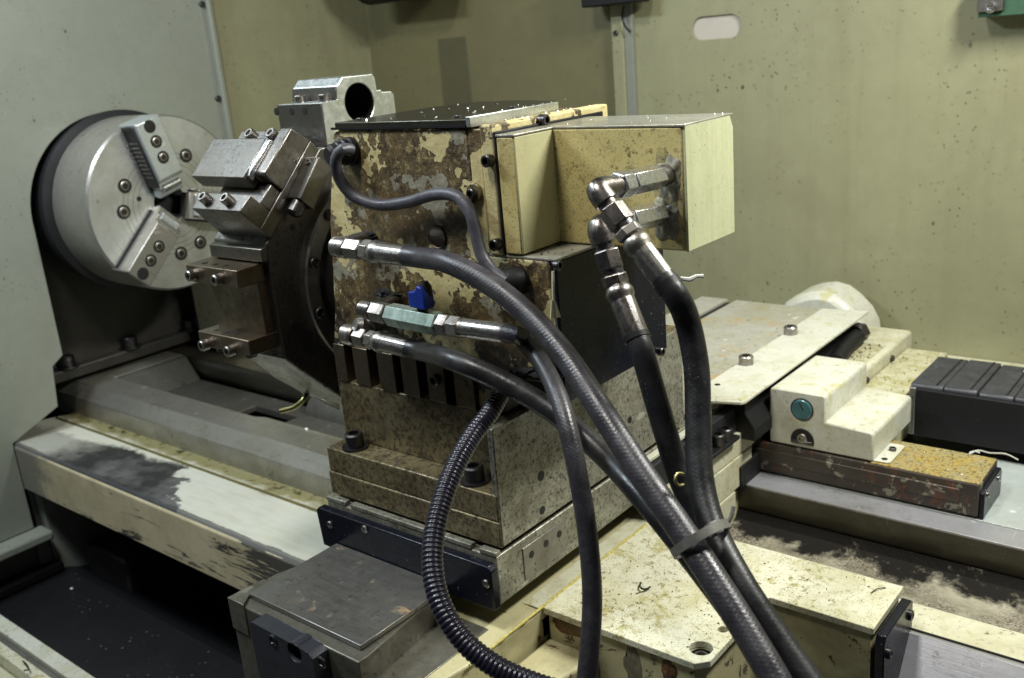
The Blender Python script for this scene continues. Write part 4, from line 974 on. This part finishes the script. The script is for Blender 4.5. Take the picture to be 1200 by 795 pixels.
# hose 1: upper right, from the upper socket in the yellow cover
hA = thing('upper_cover_hose', 'thick black hydraulic hose from the upper elbow on the yellow cover', 'hydraulic hose', p1, 'hydraulic hoses')
A = Vector(p1); d = Vector((0, -1, .02)).normalized()
E1 = Vector((0.9480, -0.3008, 0.0943))
d = (E1 - A).normalized()
collar('neck', A - d * .002, d, [(0, 0), (0, .0068), (.012, .0068), (.012, 0)], 'zincdark', hA)
hexbar('hex_adapter', A + d * .010, d, .034, .0078, 'zincbright', hA, R(12))
hexbar('hex_nut', A + d * .0450, d, .012, .0084, 'zincbright', hA, R(12))
collar('thread', A + d * .056, d, [(0, 0), (0, .0062), (.014, .0062), (.014, 0)], 'zincdark', hA)
dn = (Vector((0.9910, -0.3043, 0.0467)) - E1).normalized()
elbow(E1, d, dn, .0072, 'zincdark', hA)
collar('thread', E1 + dn * .008, dn, [(0, 0), (0, .0055), (.006, .0055), (.006, 0)], 'zincdark', hA)
hexbar('swivel_nut', E1 + dn * .0125, dn, .0135, .0080, 'zincdark', hA, R(5))
collar('gap_ring', E1 + dn * .0255, dn, [(0, 0), (0, .0066), (.004, .0066), (.004, 0)], 'bolt', hA)
hexbar('hex_stub', E1 + dn * .0280, dn, .0065, .0080, 'zinc', hA, R(25))
ferrule(E1 + dn * .0340, dn, .034, .0071, 'zinc', hA)
e1 = E1 + dn * .0675
obj('rubber', tube(B(), [e1 - dn * .004, e1 + dn * .010, (1.0016, -0.2981, 0.0225), (1.0088, -0.3021, -0.0029), (1.0154, -0.3136, -0.0284), (1.0250, -0.3301, -0.0556), (1.0385, -0.3438, -0.0740), (1.0622, -0.3588, -0.0932), (1.0893, -0.3682, -0.1159), (1.1129, -0.3760, -0.1342)], .0073), 'hose_dark', hA, bev=0)
collar('end_band', e1 - dn * .001, dn, [(0, 0), (0, .0078), (.005, .0078), (.005, 0)], 'blackmat', hA)
# hose 2: lower socket
hB = thing('lower_cover_hose', 'black hydraulic hose from the lower elbow, hanging straight in front of the black box', 'hydraulic hose', p2, 'hydraulic hoses')
A = Vector(p2); E2 = Vector((0.9430, -0.2940, 0.0715)); d = (E2 - A).normalized()
hexbar('hex_adapter', A + d * .004, d, .036, .0078, 'zincbright', hB, R(12))
hexbar('hex_nut', A + d * .041, d, .010, .0084, 'zincbright', hB, R(12))
collar('thread', A + d * .050, d, [(0, 0), (0, .0062), (.018, .0062), (.018, 0)], 'zincdark', hB)
dn2 = (Vector((0.9525, -0.2965, 0.0451)) - E2).normalized()
elbow(E2, d, dn2, .0076, 'zincdark', hB)
collar('thread', E2 + dn2 * .008, dn2, [(0, 0), (0, .0056), (.008, .0056), (.008, 0)], 'zincdark', hB)
hexbar('swivel_nut', E2 + dn2 * .0140, dn2, .0125, .0082, 'zincdark', hB, R(5))
collar('gap_ring', E2 + dn2 * .0260, dn2, [(0, 0), (0, .0066), (.004, .0066), (.004, 0)], 'bolt', hB)
hexbar('hex_stub', E2 + dn2 * .0290, dn2, .0075, .0080, 'zincdark', hB, R(25))
s2 = E2 + dn2 * .0360
dn3 = (Vector((0.9731, -0.3063, 0.0113)) - s2).normalized()
ferrule(s2, dn3, .034, .0076, 'zincdark', hB)
e2 = s2 + dn3 * .033
obj('rubber', tube(B(), [e2 - dn3 * .004, e2 + dn3 * .008, (0.9837, -0.3106, -0.0117), (0.9940, -0.3148, -0.0372), (1.0056, -0.3187, -0.0649), (1.0236, -0.3244, -0.0898), (1.0525, -0.3357, -0.1178), (1.0817, -0.3439, -0.1420), (1.1040, -0.3476, -0.1644)], .0070), 'hose_dark', hB, bev=0)
collar('end_band', e2 - dn3 * .001, dn3, [(0, 0), (0, .0078), (.003, .0078), (.003, 0)], 'blackmat', hB)
# hose 3: from the top left fitting on the housing
YH = -.291
def body_fitting(q0, q1, r, parent, mats=('zinc', 'zinc'), y=YH, y1=YH):
    a = Vector(AT(*q0, 'y', y)); b = Vector(AT(*q1, 'y', y1)); return a, (b - a), (b - a).normalized()
hC = thing('top_housing_hose', 'thick grey braided hose from the highest fitting on the peeling housing', 'hydraulic hose', (0.6819, -0.2700, 0.0374), 'hydraulic hoses')
a, ab, dd = body_fitting((392, 289), (476, 300), .0085, hC)
L = ab.length
collar('wall_stub', Vector((a.x + .010, YF + .002, a.z)), (0, -1, 0), [(0, 0), (0, .0078), (.026, .0078), (.026, 0)], 'zincdark', hC)
collar('elbow_end', a, dd, [(0, 0), (.0, .0062), (.002, .0080), (.013, .0082), (.015, .0075), (.015, 0)], 'zinc', hC)
hexbar('hex_nut', a + dd * .0150, dd, .017, .0082, 'zinc', hC, R(14))
hexbar('hex_stub', a + dd * .0325, dd, .009, .0082, 'zinc', hC, R(40))
ferrule(a + dd * .0400, dd, L - .040, .0076, 'zinc', hC)
e3 = a + dd * (L - .001)
obj('rubber', tube(B(), [e3 - dd * .003, e3 + dd * .014, (0.8260, -0.3022, 0.0431), (0.8625, -0.3053, 0.0331), (0.8997, -0.3107, 0.0160), (0.9337, -0.3220, -0.0024), (0.9681, -0.3384, -0.0240), (1.0016, -0.3536, -0.0471), (1.0309, -0.3644, -0.0679), (1.0638, -0.3785, -0.0909), (1.0922, -0.3917, -0.1121), (1.1095, -0.4006, -0.1265)], .0074), 'hose', hC, bev=0)
# hose 4: from the ball valve
hv = thing('ball_valve', 'hexagonal steel ball valve with a blue lever on the turret housing', 'ball valve', (0.7684, -0.2800, -0.0091))
a, ab, dd = body_fitting((424, 362), (516, 380), .0085, hv)
collar('wall_stub', Vector((a.x + .012, YF + .002, a.z)), (0, -1, 0), [(0, 0), (0, .0068), (.026, .0068), (.026, 0)], 'zincdark', hv)
collar('round_end', a, dd, [(0, 0), (0, .0055), (.001, .0068), (.012, .0070), (.013, 0)], 'zincdark', hv)
hexbar('hex_nut', a + dd * .0130, dd, .015, .0082, 'zinc', hv, R(10))
hexbar('valve_body', a + dd * .0300, dd, ab.length - .030, .0088, m_metal('green_tinged_steel', (.46, .56, .50), .36, (.04, .09, .06), .75, 60, metal=.7), hv, R(0))
hexbar('hex_end', a + dd * (ab.length), dd, .010, .0084, 'zinc', hv, R(18))
q = Vector(AT(495, 362, 'y', YH))
obj('stem', lathe(B(), q + Vector((0, 0, -.004)), (0, 0, 1), [(0, 0), (0, .004), (.010, .004), (.010, 0)], 16), 'bolt', hv, bev=0)
obj('lever', prism(B(), [[(-.0070, .0), (.0085, -.0010), (.0085, .0100), (.0060, .0150), (.0025, .0165), (-.0005, .0120), (-.0070, .0110)]], lambda u, v, w: (q.x + u, q.y + w, q.z + v + .002), -.0060, .0045), 'blue', hv, bev=.0010)
obj('lever_cap', lathe(B(), q + Vector((.0035, .001, .010)), (0, 0, 1), [(0, 0), (0, .0055), (.006, .0052), (.010, .003), (.010, 0)], 20), 'blackmat', hv, bev=0)
hD = thing('valve_hose', 'thinner grey speckled hose curving down from the ball valve', 'hydraulic hose', (0.8587, -0.2900, -0.0020), 'hydraulic hoses')
a2 = a + dd * (ab.length + .010); b2 = Vector((0.8665, -0.2960, -0.0029)); d4 = (b2 - a2).normalized(); L = (b2 - a2).length
hexbar('hex_nut', a2, d4, .012, .0078, 'zinc', hD, R(30))
collar('neck', a2 + d4 * .012, d4, [(0, 0), (0, .0068), (.004, .0068), (.004, 0)], 'zincdark', hD)
collar('sleeve', a2 + d4 * .0135, d4, [(0, 0), (0, .0070), (.0015, .0068), (L - .016, .0068), (L - .0145, .0062), (L - .0145, 0)], 'zinc', hD)
obj('rubber', tube(B(), [b2 - d4 * .004, b2 + d4 * .008, (0.8703, -0.2855, -0.0095), (0.8840, -0.2901, -0.0158), (0.9009, -0.3005, -0.0229), (0.9204, -0.3152, -0.0325), (0.9352, -0.3275, -0.0465), (0.9478, -0.3373, -0.0704), (0.9586, -0.3466, -0.1026), (0.9669, -0.3576, -0.1341), (0.9717, -0.3713, -0.1648), (0.9754, -0.3868, -0.1941)], .0060), 'hose', hD, bev=0)
# hose 5: lowest fitting with elbow
hE = thing('lowest_housing_hose', 'dark smooth hose from the lowest elbow, passing behind the valve hose', 'hydraulic hose', (0.6803, -0.2700, -0.0313), 'hydraulic hoses')
a, ab, dd = body_fitting((418, 394), (481, 409), .0085, hE)
up_ = Vector((0.6999, -0.2720, -0.0241)) - a
collar('wall_stub', Vector((a.x + .008, YF + .002, a.z + .006)), (0, -1, 0), [(0, 0), (0, .0066), (.020, .0066), (.020, 0)], 'zincdark', hE)
collar('elbow_end', a - dd * .014, dd, [(0, 0), (0, .0066), (.002, .0080), (.011, .0082), (.013, .0070), (.013, 0)], 'zinc', hE)
obj('elbow_knuckle', lathe(B(), a + Vector((.002, .004, .006)), (-.4, -1, .5), [(-.006, 0), (-.006, .007), (.002, .008), (.006, .006), (.007, 0)], 24), 'zinc', hE, bev=0)
hexbar('hex_nut', a + dd * .0005, dd, .012, .0078, 'zinc', hE, R(20))
hexbar('hex_stub', a + dd * .0130, dd, .008, .0070, 'zinc', hE, R(45))
ferrule(a + dd * .0200, dd, ab.length - .020, .0072, 'zinc', hE)
e5 = a + dd * (ab.length - .001)
obj('rubber', tube(B(), [e5 - dd * .003, e5 + dd * .010, (0.8384, -0.3169, -0.0199), (0.8728, -0.3111, -0.0308), (0.9091, -0.3061, -0.0474), (0.9485, -0.3124, -0.0648), (0.9861, -0.3292, -0.0768), (1.0197, -0.3426, -0.0927), (1.0574, -0.3574, -0.1136), (1.0897, -0.3691, -0.1360), (1.1042, -0.3753, -0.1482)], .0072), 'hose_smooth', hE, bev=0)
# thin grey cable with two rubber boots
kc = thing('sensor_cable', 'smooth grey cable looping across the peeling housing between two black rubber boots', 'cable', (0.7734, -0.2800, 0.0760))
g0 = Vector(AT(412, 177, 'y', YF))
obj('boot', lathe(B(), g0 + Vector((0, .002, 0)), (-.25, -1, -.05), [(0, 0), (0, .0105), (.004, .0108), (.005, .0092), (.009, .0098), (.010, .0086), (.014, .0090), (.015, .0080), (.019, .0080), (.022, .0058), (.022, 0)], 28), 'blackmat', kc, bev=0)
g1 = Vector(AT(602, 331, 'y', YF - .006))
obj('boot', lathe(B(), g1 + Vector((.002, .006, 0)), (-.35, -1, .1), [(0, 0), (0, .0094), (.005, .0100), (.012, .0092), (.017, .0062), (.019, 0)], 28), 'blackmat', kc, bev=0)
obj('sheath', tube(B(), [(0.7235, -0.2830, 0.1144), (0.7225, -0.2900, 0.1160), (0.7161, -0.2920, 0.1095), (0.7126, -0.2890, 0.0955), (0.7191, -0.2840, 0.0817), (0.7380, -0.2790, 0.0746), (0.7689, -0.2770, 0.0771), (0.7965, -0.2770, 0.0834), (0.8164, -0.2780, 0.0830), (0.8278, -0.2790, 0.0749), (0.8330, -0.2800, 0.0609), (0.8372, -0.2810, 0.0450), (0.8457, -0.2810, 0.0339), (0.8568, -0.2800, 0.0276)], .0043, 18), 'cable', kc, bev=0)
tp = [Vector(AT(*q, 'y', -.278)) for q in ((541, 234), (550, 247))]
obj('tape_band', tube(B(), tp, .0047, 18), 'tie', kc, bev=0)
pc = thing('pipe_clip', 'small oily clip with a screw holding the grey cable to the housing', 'clip', (0.8265, -0.2700, 0.0842))
q = Vector(AT(557, 226, 'y', YF))
obj('eyelet', lathe(B(), q + Vector((0, .001, 0)), (0, -1, 0), [(0, 0), (0, .0066), (.003, .0066), (.003, 0)], 24), 'cast_brown', pc, bev=.0005)
socket_bolt('screw', q + Vector((0, -.003, 0)), (0, -1, 0), .0036, .003, 'bolt', pc)
obj('strap', prism(B(), [[(-.013, -.010), (-.004, .002), (.0, -.004), (-.008, -.014)]], lambda u, v, w: (q.x + u, q.y + w, q.z + v), -.0035, .001), 'cast_brown', pc, bev=.0005)
# corrugated conduit
cd = thing('corrugated_conduit', 'glossy black corrugated conduit bulging down in front of the slide', 'conduit', (0.8270, -0.2700, -0.0661))
per = .0030
cpts = [(0.8546, -0.2929, -0.0459), (0.8596, -0.3125, -0.0541), (0.8619, -0.3345, -0.0624), (0.8671, -0.3574, -0.0724), (0.8750, -0.3805, -0.0852), (0.8837, -0.3995, -0.0993), (0.8949, -0.4136, -0.1139), (0.9084, -0.4215, -0.1278), (0.9248, -0.4229, -0.1424), (0.9428, -0.4189, -0.1536), (0.9646, -0.4106, -0.1619), (0.9901, -0.3984, -0.1687)]
obj('ribbed_sleeve', tube(B(), cpts, .0062, 30, rf=lambda s: 1 + .13 * (abs(math.sin(math.pi * s / per)) ** .7 - .5), step=.0004), 'conduit', cd, bev=0, ang=180)
# tie round the bundle
tie = thing('cable_tie', 'grey nylon cable tie strapped round the hose bundle', 'cable tie', (1.0442, -0.3671, -0.0688))
c0 = Vector((1.0402, -0.3592, -0.0748)); ax = (Vector((1.0607, -0.3653, -0.0991)) - Vector((1.0224, -0.3541, -0.0585))).normalized()
sd = (Vector((1.0518, -0.3513, -0.0694)) - Vector((1.0288, -0.3675, -0.0780))); sd = (sd - ax * sd.dot(ax)); hwid = sd.length / 2; sd.normalize()
dpv = ax.cross(sd).normalized()
bm = B(); rings = []; n = 48
for i in range(n):
    a_ = 2 * math.pi * i / n
    o_ = sd * math.cos(a_) * (hwid + .0015) + dpv * math.sin(a_) * .0190
    oo = o_.normalized() * .0011
    rings.append([bm.verts.new(c0 + o_ + ax * s1 * .0024 + oo * s2) for s1, s2 in ((-1, 0), (-1, 1), (1, 1), (1, 0))])
for i in range(n):
    for k in range(4): bm.faces.new((rings[i][k], rings[i][(k + 1) % 4], rings[(i + 1) % n][(k + 1) % 4], rings[(i + 1) % n][k]))
obj('strap', bm, 'tie', tie, bev=0, ang=50)
hd_ = c0 + dpv * .0125 * (1 if dpv.y < 0 else -1) + sd * hwid * .62
obj('locking_head', lathe(B(), hd_ - ax * .0035, ax, [(0, 0), (0, .0042), (.007, .0042), (.007, 0)], sides=4, rot=R(45)), 'tie', tie, bev=.0006)
obj('tail', tube(B(), [c0 + sd * (hwid + .001), c0 + sd * (hwid + .005) + ax * -.002, c0 + sd * (hwid + .009) + ax * -.006], .0011, 8), 'tie', tie, bev=0)
t = obj('wire_ring', tube(B(), [(1.0269, -0.3514, -0.0442), (1.0254, -0.3548, -0.0427), (1.0252, -0.3573, -0.0451), (1.0265, -0.3563, -0.0486), (1.0276, -0.3529, -0.0493)], .0008, 8), 'brass', None, bev=0)
tag(t, 'tiny copper wire loop sticking out between the hoses', 'wire loop')
# stray swarf
t = obj('bone_shaped_swarf', tube(B(), [(0.9662, -0.2427, 0.0303), (0.9708, -0.2394, 0.0288), (0.9738, -0.2361, 0.0305), (0.9771, -0.2334, 0.0301)], .0013, 8, rf=lambda s: .8 + .5 * abs(math.sin(s * 260))), 'rope', None, bev=0)
tag(t, 'short white metal curl stuck to the upper hose below its ferrule', 'metal curl')
t = obj('long_swarf', tube(B(), [(1.0418, 0.1559, -0.2320), (1.0471, 0.1674, -0.2310), (1.0589, 0.1620, -0.2290), (1.0726, 0.1596, -0.2260), (1.0853, 0.1513, -0.2260)], .0007, 6), 'rope', None, bev=0)
tag(t, 'long thin white metal curl hanging over the amber plinth top', 'metal curl')
t = obj('short_swarf', tube(B(), [(1.0411, 0.1613, -0.2325), (1.0456, 0.1644, -0.2310), (1.0492, 0.1656, -0.2325)], .0009, 6), 'rope', None, bev=0)
tag(t, 'short white metal curl beside the long one on the plinth', 'metal curl')
t = obj('black_hook_swarf', tube(B(), [(0.8939, -0.1943, -0.2335), (0.8974, -0.2012, -0.2325), (0.9022, -0.2026, -0.2325), (0.9033, -0.1957, -0.2335)], .0007, 6), 'hole', None, bev=0)
tag(t, 'tiny black hooked curl lying on the speckled saddle top', 'metal curl')
t = obj('black_sliver', tube(B(), [(0.8980, -0.2084, -0.2345), (0.9024, -0.2006, -0.2342)], .0003, 5), 'hole', None, bev=0)
tag(t, 'fine straight dark sliver beside the black hooked curl', 'metal curl')
t = obj('bent_sliver', tube(B(), [(1.0463, -0.1170, -0.2345), (1.0485, -0.1107, -0.2335), (1.0528, -0.1049, -0.2345)], .0004, 5), 'hole', None, bev=0)
tag(t, 'thin dark bent sliver on the right half of the saddle top', 'metal curl')
for nm, q, lb in (('white_crumb', (84, 690), 'single white crumb on the black chute floor'), ('white_drop', (359, 503), 'small white drop shaped crumb on the bed well floor')):
    p = Vector(AT(*q, 'z', -.513 if q[0] < 100 else -.282)); bm = B(); bmesh.ops.create_icosphere(bm, subdivisions=2, radius=.0022)
    for v in bm.verts: v.co = Vector((v.co.x * 1.2, v.co.y, v.co.z * .8)) * (1 + .3 * noise.noise(v.co * 600)) + p
    tag(obj(nm, bm, 'rope', None, bev=0), lb, 'crumb')
def flakes(name, label, regions, mat):
    """hundreds of tiny metal chips lying on flat surfaces"""
    bm = B(); rnd = random.Random(11)
    for (x0, x1, y0, y1, z, n, s) in regions:
        for _ in range(n):
            c = Vector((rnd.uniform(x0, x1), rnd.uniform(y0, y1), z + .0003)); q = rnd.uniform(.3, 1) ** 2 * s
            a = rnd.uniform(0, 6.28); e1_ = Vector((math.cos(a), math.sin(a), rnd.uniform(-.1, .3))) * q * rnd.uniform(.6, 1.6); e2_ = Vector((-math.sin(a), math.cos(a), rnd.uniform(0, .5))) * q * .5
            vs = [bm.verts.new(c + w) for w in (-e1_ * .5 - e2_ * .3, e1_ * .4 - e2_ * .5, e1_ * .6 + e2_ * .5 + Vector((0, 0, q * .3)), -e1_ * .3 + e2_ * .6)]
            b_ = bm.verts.new(c + Vector((0, 0, q * .5)))
            bm.faces.new(vs)
            for i in range(4): bm.faces.new((vs[i], vs[(i + 1) % 4], b_))
    o = obj(name, bm, mat, None, bev=0, smooth=False); tag(o, label, 'metal chips', kind='stuff'); return o
flakes('bright_chips', 'fine bright metal chips strewn over the tops of covers and slides', [
    (.70, .82, -.26, -.13, .1325, 26, .0022), (.9605, 1.25, .245, .335, -.2, 60, .0022), (.86, .96, -.222, -.162, .1222, 16, .0012), (.823, .8260, -.265, -.17, .1342, 30, .0012),
    (.834, .8435, -.262, -.135, .1285, 24, .0022), (.70, .80, .03, .34, -.174, 14, .0025), (.85, .97, -.255, -.11, -.235, 26, .0014),
    (.65, .83, -.286, -.268, -.132, 14, .0014), (.655, .80, -.2668, -.262, -.0462, 14, .0016), (.84, .905, .1, .4, -.199, 10, .0015), (.97, 1.06, .105, .158, -.2336, 40, .0016), (.2, .6, -.33, -.25, -.516, 30, .0018)], 'chips')
flakes('dark_chips', 'small dark brown chips caked on the cream covers and the saddle top', [
    (.842, .897, .227, .348, -.199, 420, .0030), (.908, .950, .218, .39, -.216, 120, .0022), (.855, 1.055, -.155, -.10, -.235, 90, .0016), (.855, .975, -.250, -.16, -.235, 170, .0017),
    (.8635, .885, .28, .37, -.169, 8, .001), (.69, .80, .02, .3, -.174, 40, .002), (.655, .83, -.2665, -.257, -.0462, 60, .0030), (.652, .80, -.2664, -.262, -.0466, 40, .002), (.845, .864, -.262, -.17, .0418, 20, .0016), (.862, .886, -.262, -.14, .0418, 70, .002)], m_plain('brown_chips', (.12, .09, .045), .5, .2, .6, 200))

# ================================================================== camera and light
cam = bpy.data.cameras.new('camera'); co = bpy.data.objects.new('camera', cam); COL.objects.link(co)
co.matrix_world = Matrix(((0.774603,-0.121919,0.620585,1.262204),(0.626830,0.278498,-0.727684,-0.755388),(-0.084113,0.952667,0.292148,0.178267),(0,0,0,1)))
cam.sensor_width = 36; cam.lens = 33.9372; cam.clip_start = .02; cam.clip_end = 50
cam.dof.use_dof = True; cam.dof.focus_distance = .66; cam.dof.aperture_fstop = 13
sc.camera = co
wd = bpy.data.worlds.new('World'); sc.world = wd; wd.use_nodes = True
bg = wd.node_tree.nodes['Background']; bg.inputs[0].default_value = (.80, .90, 1.0, 1); bg.inputs[1].default_value = .034
def area(name, loc, aim, power, sx, sy, col):
    l = bpy.data.lights.new(name, 'AREA'); l.shape = 'RECTANGLE'; l.size = sx; l.size_y = sy; l.energy = power; l.color = col
    o = bpy.data.objects.new(name, l); COL.objects.link(o); o.location = loc
    o.rotation_euler = (Vector(aim) - Vector(loc)).to_track_quat('-Z', 'Y').to_euler(); return o
area('work_lamp', (1.30, .10, .58), (.90, -.05, -.2), 12.0, .30, .05, (1., 1., .92))
area('overhead_lamp', (.74, -.66, .98), (.80, -.2, -.1), 8.0, .16, .16, (1., .97, .90))
area('door_lamp', (.16, -.62, .72), (.45, -.15, -.2), 8.5, .35, .06, (.80, .91, 1.))
sc.view_settings.view_transform = 'Standard'; sc.view_settings.look = 'None'; sc.view_settings.exposure = 0; sc.view_settings.gamma = 1
sc.render.film_transparent = False
sc.cycles.max_bounces = 6
